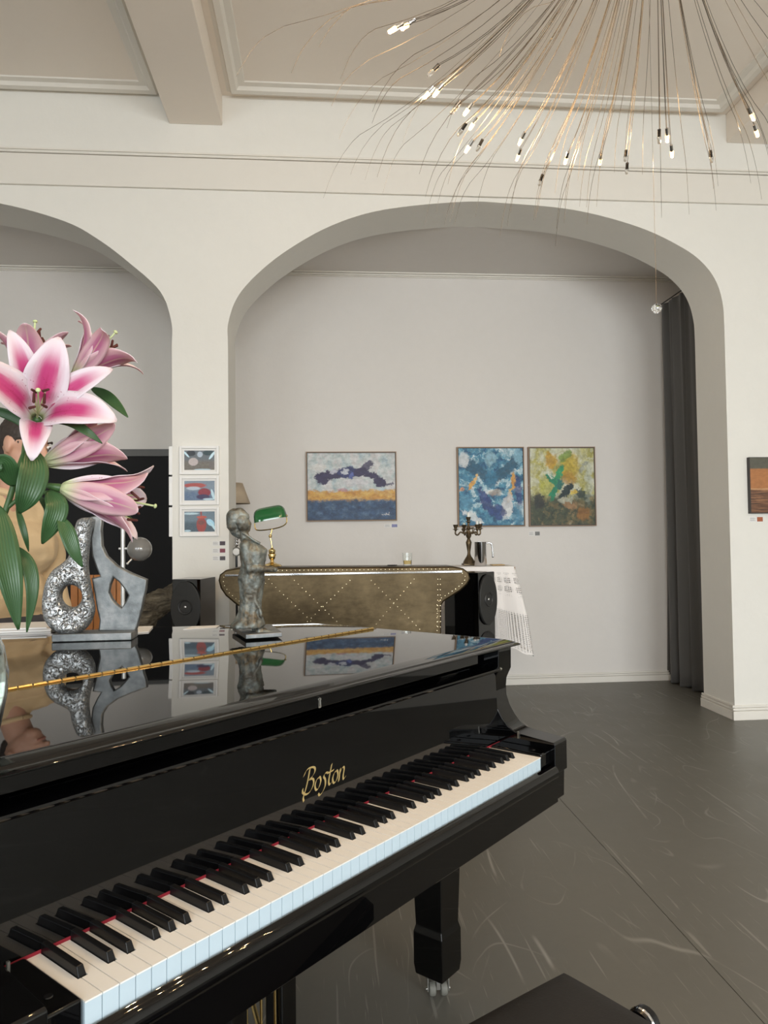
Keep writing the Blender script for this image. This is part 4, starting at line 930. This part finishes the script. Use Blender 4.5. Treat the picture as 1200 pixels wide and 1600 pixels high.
def petal_mat(name, inner):
    s = S(name); U = s.xyz(s.uv); a = s.math('ABSOLUTE', s.math('SUBTRACT', U[0], .5)); t = U[1]
    n = s.noise(s.comb(s.math('MULTIPLY', U[0], 9.), s.math('MULTIPLY', t, 2.2), 0.), 1, 4, .6)
    aw = s.math('ADD', a, s.math('MULTIPLY', s.math('SUBTRACT', n, .5), .22))
    if inner:
        body = s.math('MULTIPLY', s.rng(aw, .10, .40, 1., 0.), s.math('MULTIPLY', s.rng(t, .10, .30), s.rng(t, .62, .95, 1., 0.)))
        c = s.mix(body, (.80, .70, .74), (.56, .055, .20)); rib = s.math('MULTIPLY', s.rng(a, .0, .05, 1., 0.), s.rng(t, .25, .75, 1., 0.))
        c = s.mix(s.math('MULTIPLY', rib, .6), c, (.42, .02, .10)); c = s.mix(s.rng(t, .0, .16, 1., 0.), c, (.62, .66, .36))
        sp = s.math('MULTIPLY', s.rng(s.vor(s.comb(s.math('MULTIPLY', U[0], 9.), s.math('MULTIPLY', t, 26.), 0.), 1.0), .14, .2, 1., 0.), s.math('MULTIPLY', s.rng(t, .2, .3), s.rng(t, .45, .6, 1., 0.)))
        c = s.mix(s.math('MULTIPLY', sp, .5), c, (.35, .01, .06))
    else:
        body = s.math('MULTIPLY', s.rng(aw, .06, .42, 1., 0.), s.math('MULTIPLY', s.rng(t, .10, .35), s.rng(t, .6, 1., 1., 0.)))
        c = s.mix(s.math('MULTIPLY', body, .85), (.70, .44, .47), (.44, .085, .23)); rib = s.rng(a, .0, .05, 1., 0.)
        c = s.mix(s.math('MULTIPLY', rib, .55), c, (.66, .58, .38)); c = s.mix(s.rng(t, .02, .28, 1., 0.), c, (.58, .62, .36))
    s.set(base=c, rough=.5, sss=.0); s.bump(s.noise(s.comb(s.math('MULTIPLY', U[0], 40.), s.math('MULTIPLY', t, 2.), 0.), 1, 2), .3, .001)
    tr = s.n('BsdfTranslucent'); s.put(tr.inputs[0], c); mx = s.n('MixShader'); mx.inputs[0].default_value = .28
    s.t.links.new(s.b.outputs[0], mx.inputs[1]); s.t.links.new(tr.outputs[0], mx.inputs[2]); s.t.links.new(mx.outputs[0], s.o.inputs[0]); return s.m
M['pet_in'] = petal_mat('petal_inside', True); M['pet_out'] = petal_mat('petal_outside', False)
M['anther'] = plain('anther_brown', (.075, .014, .010), .8, vs_=400); M['filament'] = plain('filament_green', (.45, .52, .26), .5)
def add_uv(o, uvs):
    l = o.data.uv_layers.new(name='UVMap')
    for lp_ in o.data.loops: l.data[lp_.index].uv = uvs[lp_.vertex_index]
def petal(parent, az, L, W, th0, th1, curl, seed, twist=0.):
    nt, nw = 18, 10; rnd = random.Random(seed); g = G(); uvs = []; r, z = .006, 0.; P = []
    for i in range(nt+1):
        t = i/nt; th = th0+(th1-th0)*(t**1.25)+curl*max(0, t-.6)**1.4*3
        P.append((r, z, th)); r += sin(th)*L/nt; z += cos(th)*L/nt
    ph = rnd.random()*6; vv = []
    for i, (r, z, th) in enumerate(P):
        t = i/nt; hw = W/2*(max(0., sin(pi*min(1, t*.93+.05)))**.75)*(1-.15*t)*(1.0 if t < .97 else .55)
        hw = max(hw, .004*(1-t)+.0004)
        for j in range(nw+1):
            s_ = j/nw*2-1; cup_ = .30*hw*(s_*s_)*(1-.5*t); ruf = .06*hw*sin(t*16+ph+s_*1.5)*abs(s_)**1.5*min(1, t*2)
            groove = -.05*hw*math.exp(-(s_*5)**2)
            d = cup_+ruf+groove
            rr_ = r-cos(th)*d; zz_ = z+sin(th)*d
            x_, y_ = rr_, s_*hw
            vv.append((x_*cos(az)-y_*sin(az), x_*sin(az)+y_*cos(az), zz_)); uvs.append((j/nw, t))
    ff = [(i*(nw+1)+j, (i+1)*(nw+1)+j, (i+1)*(nw+1)+j+1, i*(nw+1)+j+1) for i in range(nt) for j in range(nw)]
    o = g.add(vv, ff).obj('petal', [M['pet_in'], M['pet_out']], parent, smooth=True); o.data.shade_smooth(); add_uv(o, uvs)
    q = o.modifiers.new('t', 'SOLIDIFY'); q.thickness = .0009; q.offset = -1; q.material_offset = 1; q.use_rim = True
    return o
def basis(axis, roll):
    z = Vector(axis).normalized(); x = (Vector((0, 0, 1))-z*z.z)
    x = x.normalized() if x.length > 1e-3 else Vector((1, 0, 0)); y = z.cross(x)
    m_ = Matrix((x, y, z)).transposed().to_4x4(); return m_ @ Matrix.Rotation(roll, 4, 'Z')
def lily(label, base, axis, roll, L, th0, th1, curl, seed, stamen=True, wid=1., slen=.062, Lmul=None, thm=None, azs=None):
    t = G().cone((0, 0, -.016), (0, 0, -.003), .0042, .0062, 12).obj('lily_flower', M['stem'], fol, smooth=True)
    t.matrix_local = Matrix.Translation(base-V0) @ basis(axis, roll); tag(t, label)
    for k in range(6):
        big = k % 2 == 0; m_ = (Lmul[k] if Lmul else 1.)
        petal(t, -radians(azs[k]) if azs else k*pi/3, L*m_*(1 if big else 1.03), (.058 if big else .040)*wid*L/.115, th0-(.03 if big else -.05), th1*(thm[k] if thm else 1+.06*sin(seed+k)), curl, seed*10+k)
    if stamen:
        for k in range(6):
            a = k*pi/3+.5; sp_ = .20+.1*sin(seed*3+k*2.1); tip = Vector((sin(sp_)*cos(a), sin(sp_)*sin(a), cos(sp_)))*slen
            f_ = G().tube(bez((0, 0, .004), (0, 0, slen*.4), tip*.8, tip, 8), .0009, 6)
            dr = Vector((cos(a), sin(a), -.2)).normalized(); e = Vector((-sin(a), cos(a), .0))
            d_ = (Vector((0, 0, 1))*.8+e*.5*((-1)**k)).normalized()
            f_.cone(tip-d_*.0065, tip+d_*.0065, .0022, .0018, 8, 1).obj('stamen', [M['filament'], M['anther']], t, smooth=True)
        pi_ = G().tube([(0, 0, .004), (.001, 0, slen*.6), (.004, .002, slen*1.22)], .0014, 8).ball((.004, .002, slen*1.23), (.0035, .0035, .0024)).obj('pistil', M['filament'], t, smooth=True)
    return t
fol = thing('lily_branch', 'branch of pink and white lilies with green leaves in the glass vase', 'flowers', (VX, VY, LT+.02))
V0 = Vector((VX, VY, LT+.02))
R_, U_, T_ = _R, _U, -_F
def ax(r, u, t): return R_*r+U_*u+T_*t
def vax(px, py, r, u, t):
    d = -ray(px, py).normalized(); return d*t+U_*u+U_.cross(d).normalized()*r
lily('large open pink and white lily facing forward, lowest petal pointing down', lv(58, 655, 1.12), vax(58, 655, .04, .46, .88), 0., .130, .34, 1.42, .30, 1, Lmul=[1.0, 1.0, 1.08, .90, 1.10, 1.05], thm=[.92, .98, 1.10, 1.26, 1.16, 1.02], azs=[17, -22, -72, 186, 112, 66])
lily('pale lily facing up to the right at the top of the bouquet', lv(116, 590, 1.13), ax(.62, .74, -.18), radians(30), .105, .22, 1.15, .9, 2, wid=.95, slen=.075)
lily('pale peach lily half hidden behind the large open lily', lv(48, 605, 1.16), ax(-.02, .97, -.15), radians(10), .100, .25, .95, .6, 3, wid=.95, slen=.085)
lily('pink lily seen from behind under the large open lily', lv(72, 722, 1.11), ax(.80, .42, -.42), radians(20), .115, .20, .62, .7, 4)
lily('pink trumpet-shaped lily pointing right above the metal sculpture', lv(96, 763, 1.07), ax(.92, -.20, -.22), radians(40), .126, .26, .50, .8, 5, slen=.105)
# stems
def stem(pts, r): G().tube([p-V0 for p in spline(pts, 6)], r, 10).obj('stem', M['stem'], fol, smooth=True)
n0 = Vector((VX+.01, VY, LT+.19)); f0 = Vector((VX+.0, VY, LT+.02))
stem([f0, n0, lv(8, 800), lv(25, 745), lv(40, 705, 1.10), lv(56, 672, 1.105)], .0042)
stem([lv(10, 795), lv(40, 772), lv(70, 770, 1.075), lv(93, 764, 1.07)], .0028)
stem([lv(28, 745), lv(52, 735, 1.10), lv(70, 724, 1.11)], .0026)
stem([lv(40, 705, 1.10), lv(80, 650, 1.15), lv(113, 596, 1.135)], .0026)
stem([lv(35, 720, 1.10), lv(42, 650, 1.16), lv(47, 610, 1.16)], .0026)
stem([f0+Vector((.01, .01, 0)), n0+Vector((-.006, .004, 0)), lv(-30, 800), lv(-50, 700)], .004)
def leaf(pts, wpx, ydep, seed=0, tilt=.35):
    P = [lv(px, py, ydep+dy) for px, py, dy in pts]; P = spline(P, 7); n = len(P); g = G(); uvs = []; vv = []; W = wpx*ydep/CAM_F; nw = 6
    for i, p in enumerate(P):
        t = i/(n-1); T = (P[min(i+1, n-1)]-P[max(i-1, 0)]).normalized(); view = (CAM-p).normalized()
        side = T.cross(view).normalized(); nr = side.cross(T)
        side = (side*cos(tilt)+nr*sin(tilt)).normalized(); nr = side.cross(T)
        hw = W/2*(sin(pi*(t**.8*.97+.015)))**.85
        for j in range(nw+1):
            s_ = j/nw*2-1; vv.append(p-V0+side*(s_*hw)+nr*(.22*hw*s_*s_)); uvs.append((j/nw, t))
    ff = [(i*(nw+1)+j, i*(nw+1)+j+1, (i+1)*(nw+1)+j+1, (i+1)*(nw+1)+j) for i in range(n-1) for j in range(nw)]
    o = g.add(vv, ff).obj('leaf', M['leaf'], fol, smooth=True); o.data.shade_smooth(); add_uv(o, uvs)
    q = o.modifiers.new('t', 'SOLIDIFY'); q.thickness = .0006
leaf([(142, 606, .03), (165, 618, .02), (183, 634, .01), (200, 652, 0)], 18, 1.13)
leaf([(46, 672, .0), (28, 655, .0), (-5, 642, .0), (-30, 642, .0)], 16, 1.14)
leaf([(78, 656, .0), (110, 660, -.005), (138, 676, -.01), (160, 693, 0)], 15, 1.09)
leaf([(48, 698, 0), (52, 735, -.02), (42, 775, -.03), (31, 802, -.02)], 44, 1.06)
leaf([(76, 766, 0), (88, 790, -.015), (80, 820, -.02), (66, 850, -.01)], 34, 1.06)
leaf([(93, 806, 0), (104, 830, -.01), (115, 860, -.01), (129, 886, 0)], 24, 1.05)
leaf([(-4, 788, 0), (2, 840, -.02), (16, 910, -.03), (29, 984, -.02)], 42, 1.02)
leaf([(16, 850, 0), (42, 880, -.015), (50, 925, -.02), (42, 988, -.015)], 22, 1.03)
leaf([(26, 790, 0), (33, 815, -.01), (40, 840, -.01), (45, 862, 0)], 10, 1.05)
leaf([(20, 760, 0), (12, 735, -.02), (4, 722, -.03), (-16, 728, -.03)], 34, 1.05)
leaf([(60, 775, .02), (66, 782, .02), (72, 795, .03), (70, 808, .03)], 9, 1.08)
leaf([(178, 786, .04), (190, 800, .04), (200, 808, .04), (208, 812, .04)], 9, 1.10)
# ------------------------------------------------------------------ person behind the piano
M['skin'] = plain('skin', (.52, .29, .20), .5, var=.08, vs_=25, sss=.08); M['hair'] = plain('dark_hair', (.030, .020, .015), .6, var=.4, vs_=220)
def cloth_mat(name, c, d=.10):
    s = S(name); n = s.noise(s.obj, 5, 4, .6, .6); w_ = s.noise(s.obj, 400, 2); s.set(base=s.mix(s.math('ADD', s.math('MULTIPLY', n, .7), s.math('MULTIPLY', w_, .3)), tuple(q*(1-d) for q in c), tuple(min(1, q*(1+d)) for q in c)), rough=.85, sheen=.1); s.bump(n, .5, .02); return s.m
M['shirt'] = cloth_mat('beige_shirt', (.56, .41, .235)); M['trouser'] = cloth_mat('dark_trousers', (.045, .045, .055)); M['shoe'] = plain('dark_shoes', (.02, .018, .016), .4)
PX, PY, PA = -1.255, 3.0, radians(-34)                   # stands facing right and towards the camera
man = thing('person', 'person in a beige shirt standing behind the piano, face hidden by the lilies', 'person', (PX, PY, 0), PA)
# local frame: x = forward, y = to the person's left
g = G()
LEGS = {s_: [(.0, s_*.10, .90), (.02, s_*.11, .48), (-.03, s_*.115, .09)] for s_ in (-1, 1)}
for s_ in (-1, 1):
    h, k, a = LEGS[s_]; g.cone(h, k, .088, .060); g.cone(k, a, .058, .040); g.cone(a, (.12, s_*.13, .035), .040, .030)
g.cone((0, -.07, .93), (0, .07, .93), .105, .105); g.cone((.0, -.06, 1.08), (.0, .06, 1.08), .094, .094)
g.cone((.02, -.09, 1.27), (.02, .09, 1.27), .096, .096); g.cone((.02, -.135, 1.405), (.02, .135, 1.405), .050, .050)
g.cone((.03, 0, 1.42), (.11, 0, 1.57), .054, .056)
HC = Vector((.150, 0, 1.655))
def hp(x, y, z): return HC+Matrix.Rotation(radians(14), 3, 'Z') @ Matrix.Rotation(radians(16), 3, 'Y') @ Vector((x, y, z))
g.ball(hp(-.012, 0, .030), (.098, .076, .090), 20, 14); g.cone(hp(.035, 0, -.035), hp(.052, 0, -.085), .058, .036); g.cone(hp(.02, 0, -.05), hp(.0, 0, -.02), .06, .07)
g.cone(hp(.088, 0, .012), hp(.106, 0, -.022), .010, .014, 10)
g.cone(hp(.080, -.018, -.055), hp(.080, .018, -.055), .012, .012, 8)
for s_ in (-1, 1):
    g.ball(hp(.070, s_*.030, .018), (.016, .018, .011)); g.ball(hp(-.008, s_*.078, .0), (.024, .012, .034)); g.ball(hp(-.002, s_*.080, -.018), (.012, .010, .016))
# right arm reaches down to the lid, left arm hangs bent
inv = (Matrix.Translation((PX, PY, 0)) @ Matrix.Rotation(PA, 4, 'Z')).inverted()
hr_w = inv @ Vector((-1.20, 2.56, LT+.052))
ARMS = {-1: [(.02, -.185, 1.40), (.06, -.285, 1.15), tuple(hr_w)], 1: [(.02, .185, 1.40), (.0, .235, 1.12), (.12, .20, .93)]}
def hand(g, w_, d_, side, palm_n):
    w_ = Vector(w_); d_ = Vector(d_).normalized(); n = Vector(palm_n); n = (n-d_*n.dot(d_)).normalized(); x = d_.cross(n)*side
    g.cone(w_, w_+d_*.03, .026, .030, 10)
    for k in range(4):
        o_ = x*(-.030+k*.020); L = (.070, .080, .076, .060)[k]
        p0 = w_+d_*.03+o_*.8; p1 = w_+d_*.085+o_; p2 = p1+d_*L*.5+n*(.008); p3 = p2+d_*L*.42+n*(.018)
        g.cone(p0, p1, .014, .0105, 8); g.cone(p1, p2, .0100, .0088, 8); g.cone(p2, p3, .0088, .0072, 8)
    t0 = w_+d_*.025-x*.026; t1 = t0+d_*.035-x*.026+n*.006; t2 = t1+d_*.030-x*.006+n*.010
    g.cone(t0, t1, .014, .0115, 8); g.cone(t1, t2, .011, .0085, 8)
for s_ in (-1, 1):
    a, b, c = [Vector(q) for q in ARMS[s_]]; g.cone(a, b, .042, .036); g.cone(b, c, .036, .026)
fw = (inv.to_3x3() @ Vector((.80, -.55, -.05))); dn = inv.to_3x3() @ Vector((0, 0, -1))
hand(g, Vector(ARMS[-1][2]), fw, -1, dn); hand(g, Vector(ARMS[1][2]), Vector((.45, -.1, -.9)), 1, Vector((.2, -1, .1)))
link('body', remeshed(g, .0075, 3, None, 'body'), M['skin'], man)
sh = G()
sh.cone((0, -.075, .90), (0, .075, .90), .135, .135); sh.cone((0, -.07, 1.08), (0, .07, 1.08), .120, .120); sh.cone((.02, -.095, 1.27), (.02, .095, 1.27), .122, .122); sh.cone((.018, -.145, 1.418), (.018, .138, 1.412), .070, .070); sh.cone((.02, -.03, 1.455), (.02, .03, 1.455), .072, .072)
for s_ in (-1, 1):
    a, b, c = [Vector(q) for q in ARMS[s_]]; sh.cone(a, b, .064, .054)
    sh.cone(b, b+(c-b)*(.30 if s_ < 0 else .55), .054, .046)
def wr(c, n): return c+n*(.010*mnoise.noise(Vector((c.x*9, c.y*9, c.z*5)))+.005*mnoise.noise(c*24))
link('shirt', remeshed(sh, .010, 3, wr, 'shirt'), M['shirt'], man)
col_ = G().tube([(.048+.068*cos(t), .066*sin(t), 1.500+.026*cos(t)*-1) for t in [k*2*pi/20 for k in range(21)]], .014, 8).obj('collar', M['shirt'], man, smooth=True)
tr = G(); tr.cone((0, -.07, .92), (0, .07, .92), .128, .128)
for s_ in (-1, 1):
    h, k, a = LEGS[s_]; tr.cone(h, k, .102, .076); tr.cone(k, a, .075, .062)
link('trousers', remeshed(tr, .010, 3, wr, 'trousers'), M['trouser'], man)
for s_ in (-1, 1):
    f_ = G(); f_.cone((-.05, s_*.115, .05), (.15, s_*.135, .040), .052, .042)
    me = remeshed(f_, .008, 2); 
    for v_ in me.vertices: v_.co.z = max(v_.co.z, .0)
    link('shoe', me, M['shoe'], man)
hr2 = G(); hr2.ball(hp(-.018, 0, .042), (.102, .082, .088), 20, 14); hr2.cone(hp(-.075, 0, .0), hp(-.06, 0, -.055), .045, .036)
me = remeshed(hr2, .006, 2, lambda c, n: c+n*(.003*mnoise.noise(c*120)), 'hair')
bmx = bmesh.new(); bmx.from_mesh(me)
R16 = (Matrix.Rotation(radians(14), 3, 'Z') @ Matrix.Rotation(radians(16), 3, 'Y')).inverted()
kill = []
for v_ in bmx.verts:
    q = R16 @ (v_.co-HC)
    if q.x > .040 and q.z < .058 or (q.x > -.030 and q.z < .002) or q.z < -.085: kill.append(v_)
bmesh.ops.delete(bmx, geom=kill, context='VERTS'); bmx.to_mesh(me); bmx.free()
link('hair', me, M['hair'], man)
for s_ in (-1, 1):
    e = G().ball(hp(.078, s_*.031, .020), (.009, .012, .007)).obj('eye', M['paper'], man, smooth=True)
    G().ball(hp(.086, s_*.031, .019), (.003, .005, .005)).obj('iris', M['hair'], e, smooth=True)
    G().tube([hp(.088, s_*.012, .036), hp(.088, s_*.032, .042), hp(.074, s_*.050, .036)], .0038, 6).obj('eyebrow', M['hair'], man, smooth=True)
G().tube([hp(.086, -.022, -.052), hp(.094, 0, -.052), hp(.086, .022, -.052)], .005, 8).obj('lips', plain('lips', (.45, .17, .13), .5), man, smooth=True)

# ------------------------------------------------------------------ things on the floor behind the piano
# slatted wooden piece seen through the sculpture
wq = at(153, 898, 3.75)
ws = thing('slatted_screen', 'orange-brown wooden slatted piece seen through the sculpture holes', 'screen', (wq.x, 3.75, 0), radians(4))
M['orange_wood'] = plain('orange_wood', (.40, .15, .035), .4, var=.3, vs_=14)
for k in range(7): G().box(-.126+k*.036, -.126+k*.036+.033, -.012, .012, .02, wq.z).obj('slat', M['orange_wood'], ws, bevel=.004)
for zz_ in (.12, .62): G().box(-.13, .13, .0125, .030, zz_, zz_+.05).obj('rail', M['orange_wood'], ws, bevel=.003)
for x_ in (-.11, .11): G().box(x_-.02, x_+.02, -.12, .12, 0, .02).obj('foot', M['orange_wood'], ws, bevel=.003)
# globe lamp on a silver pole
gq = at(192, 860, 3.45); gt = at(193, 814, 3.45)
gl = thing('pole_lamp', 'silver pole lamp with round grey globe head behind the metal sculpture', 'lamp', (gq.x, 3.45, 0))
M['silver_paint'] = plain('silver_paint', (.62, .63, .62), .35, .6)
G().lathe([(.001, 0), (.11, 0), (.112, .012), (.02, .022), (.012, .03), (.001, .03)], 24, cap=False).obj('base', M['silver_paint'], gl, smooth=True)
G().tube([(0, 0, .02), (0, 0, gt.z)], .0095, 14).obj('pole', M['silver_paint'], gl, smooth=True)
c_ = at(218, 858, 3.45); hx_ = c_.x-gq.x; hz_ = c_.z
G().tube([(-.018, 0, hz_+.003), (hx_*.5, 0, hz_+.003)], .006, 10).obj('clamp', M['silver_paint'], gl, smooth=True)
G().ball((hx_, 0, hz_), .055, 28, 18).obj('globe', plain('grey_globe', (.17, .165, .155), .12, coat=.5), gl, smooth=True)
G().tube([(hx_-.030, -.02, hz_-.045), (hx_-.044, -.03, hz_-.062)], .004, 8).ball((hx_-.046, -.031, hz_-.064), .006).obj('switch', M['silver_paint'], gl, smooth=True)
# driftwood log
l0, l1 = at(205, 990, 5.55), at(290, 908, 5.62)
lg = thing('driftwood_log', 'grey driftwood log rising behind the metal sculpture and the pillar', 'driftwood', (l0.x, 5.55, 0))
g = G(); b_ = Vector((l0.x, 5.55, 0)); P = [Vector((-.30, .05, .06)), l0-b_+Vector((-.06, 0, -.40)), l0-b_+Vector((.02, 0, -.05)), (l0+l1)/2-b_, at(258, 940, 5.58)-b_, l1-b_+Vector((0, .1, .02))]
g.tube(spline(P, 5), [.075+.012*sin(k*1.3) for k in range(26)], 14); g.cone(at(238, 942, 5.55)-b_, at(252, 932, 5.55)-b_, .075, .06); g.cone(at(215, 985, 5.55)-b_, at(232, 957, 5.55)-b_, .06, .07)
me = remeshed(g, .014, 2, lambda c, n: c+n*(.012*mnoise.noise(Vector((c.x*18, c.y*30, c.z*30)))+.006*mnoise.noise(c*60)), 'log')
s = S('driftwood'); n = s.noise(s.map(s.obj, rot=(0, .7, 0), sc=(8, 40, 40)), 1, 5, .7); s.set(base=s.ramp(n, [(.3, (.035, .026, .018)), (.5, (.13, .105, .07)), (.7, (.26, .22, .155))]), rough=.8); s.bump(n, .8, .01)
link('log', me, s.m, lg)
mn = min(v_.co.z for v_ in me.vertices); 
for v_ in me.vertices: v_.co.z = max(v_.co.z, .0)

# ------------------------------------------------------------------ chandelier of fine wires with small halogen bulbs
HUB = Vector((.66, 1.34, 2.66))
ch = thing('wire_chandelier', 'chandelier of fine steel wires with tiny lit halogen bulbs', 'chandelier', HUB)
M['wire'] = plain('steel_wire', (.17, .15, .13), .45, 1.0); M['wire_fine'] = plain('fine_wire', (.16, .14, .12), .5, 1.0)
s = S('lit_bulb'); s.set(base=(1, .8, .5), emit=(1., .62, .22), estr=1.9); M['bulb_on'] = s.m
M['bulb_off'] = glass_mat('bulb_glass', (.95, .93, .9))
G().lathe([(.001, -.02), (.03, -.015), (.045, .0), (.045, .03), (.012, .05), (.001, .05)], 24, cap=False).obj('hub', M['steel'], ch, smooth=True)
G().tube([(0, 0, .04), (0, 0, CZ-HUB.z-.03)], .004, 8).obj('cable', M['steel'], ch, smooth=True)
G().lathe([(.001, CZ-HUB.z-.045), (.05, CZ-HUB.z-.04), (.06, CZ-HUB.z-.0005), (.001, CZ-HUB.z-.0005)], 24, cap=False).obj('canopy', M['steel'], ch, smooth=True)
def wire_path(B, rnd, n=16):
    h = Vector((B.x, B.y, 0)); R = h.length; dz = -B.z; u_ = h.normalized() if R > 1e-4 else Vector((1, 0, 0))
    p1 = u_*(R*.10)+Vector((0, 0, -dz*.25)); p2 = u_*(R*.55)+Vector((0, 0, -dz*(.78+.12*rnd.random())))
    return bez((u_.x*.02, u_.y*.02, 0), p1, p2, B, n)
wires_on = [(627, 38), (646, 32), (676, 137), (691, 134), (737, 163), (744, 186), (738, 221), (819, 209), (813, 235), (887, 240), (939, 242), (1042, 203), (1049, 229), (1171, 170), (1179, 197)]
wires_off = [(684, 103), (718, 160), (727, 195), (847, 275), (978, 237), (980, 257), (1110, 238), (753, 220), (1030, 205)]
rnd = random.Random(5)
def bulb_at(B, path, lit):
    d = (B-path[-3]).normalized(); d = (d+Vector((0, 0, -.35))).normalized()
    sk = G().tube([B-d*.004, B+d*.012], .0042, 8).obj('socket', M['satin_black'] if not lit else M['steel'], ch, smooth=True)
    g = G(); g.cone(B+d*.015, B+d*.026, .0052, .0042, 10); g.obj('bulb', M['bulb_on'] if lit else M['bulb_off'], sk, smooth=True)
    if lit:
        l = bpy.data.lights.new('bulb_light', 'POINT'); l.energy = LAMP_W; l.color = (1., .66, .33); l.shadow_soft_size = .006
        o = bpy.data.objects.new('bulb_light', l); COL.objects.link(o); o.parent = ch; o.location = B+d*.034
LAMP_W = 2.0
targets = [(p, True) for p in wires_on]+[(p, False) for p in wires_off]
all_t = []
for (px, py), lit in targets:
    z = 2.30+rnd.uniform(-.05, .05); all_t.append((atz(px, py, z)-HUB, lit))
for k in range(16):                                       # the sides towards and above the camera
    a = rnd.uniform(radians(195), radians(345)); r = rnd.uniform(.42, .68)
    all_t.append((Vector((r*cos(a), r*sin(a), rnd.uniform(-.42, -.30))), k % 3 > 0))
for B, lit in all_t:
    for j in range(2):
        B2 = B+Vector((rnd.uniform(-.004, .004), rnd.uniform(-.004, .004), rnd.uniform(-.004, .004)))*(1 if j else 0)
        path = wire_path(B2, rnd); G().tube(path, .0006, 4).obj('wire', M['wire'], ch)
    bulb_at(B, path, lit)
for k in range(75):                                      # bare fibres that droop past the bulbs
    a = rnd.uniform(0, 2*pi) if k > 42 else rnd.uniform(radians(25), radians(190)); r = rnd.uniform(.30, .74)
    B = Vector((r*cos(a), r*sin(a), -.36-.10*(.7-r)+rnd.uniform(-.05, .06))); path = wire_path(B, rnd, 12)
    d = (path[-1]-path[-2]).normalized(); q = path[-1]
    for j in range(5): d = (d+Vector((0, 0, -.28))).normalized(); q = q+d*rnd.uniform(.015, .045); path.append(q)
    G().tube(path, [.0006]*13+[.0006, .0005, .0005, .0004, .0003], 4).obj('fibre', M['wire_fine'], ch)
# crystal drop on a thread
cp = at(1026, 482, 1.82); cpz = cp.z
cr = thing('crystal_drop', 'faceted crystal ball hanging on a thread below the chandelier', 'crystal', cp)
bm_ = bmesh.new(); bmesh.ops.create_icosphere(bm_, subdivisions=2, radius=.0135); me = bpy.data.meshes.new('crystal'); bm_.to_mesh(me); bm_.free()
s = S('crystal_glass'); s.set(base=(1, 1, 1), trans=1., ior=1.55, rough=0.); link('crystal', me, s.m, cr)
tp = Vector((HUB.x+.20, HUB.y+.40, 2.42))
G().tube([(0, 0, .013), Vector((0, 0, CZ-cpz-.0005))], .00045, 4).obj('thread', M['wire_fine'], cr)
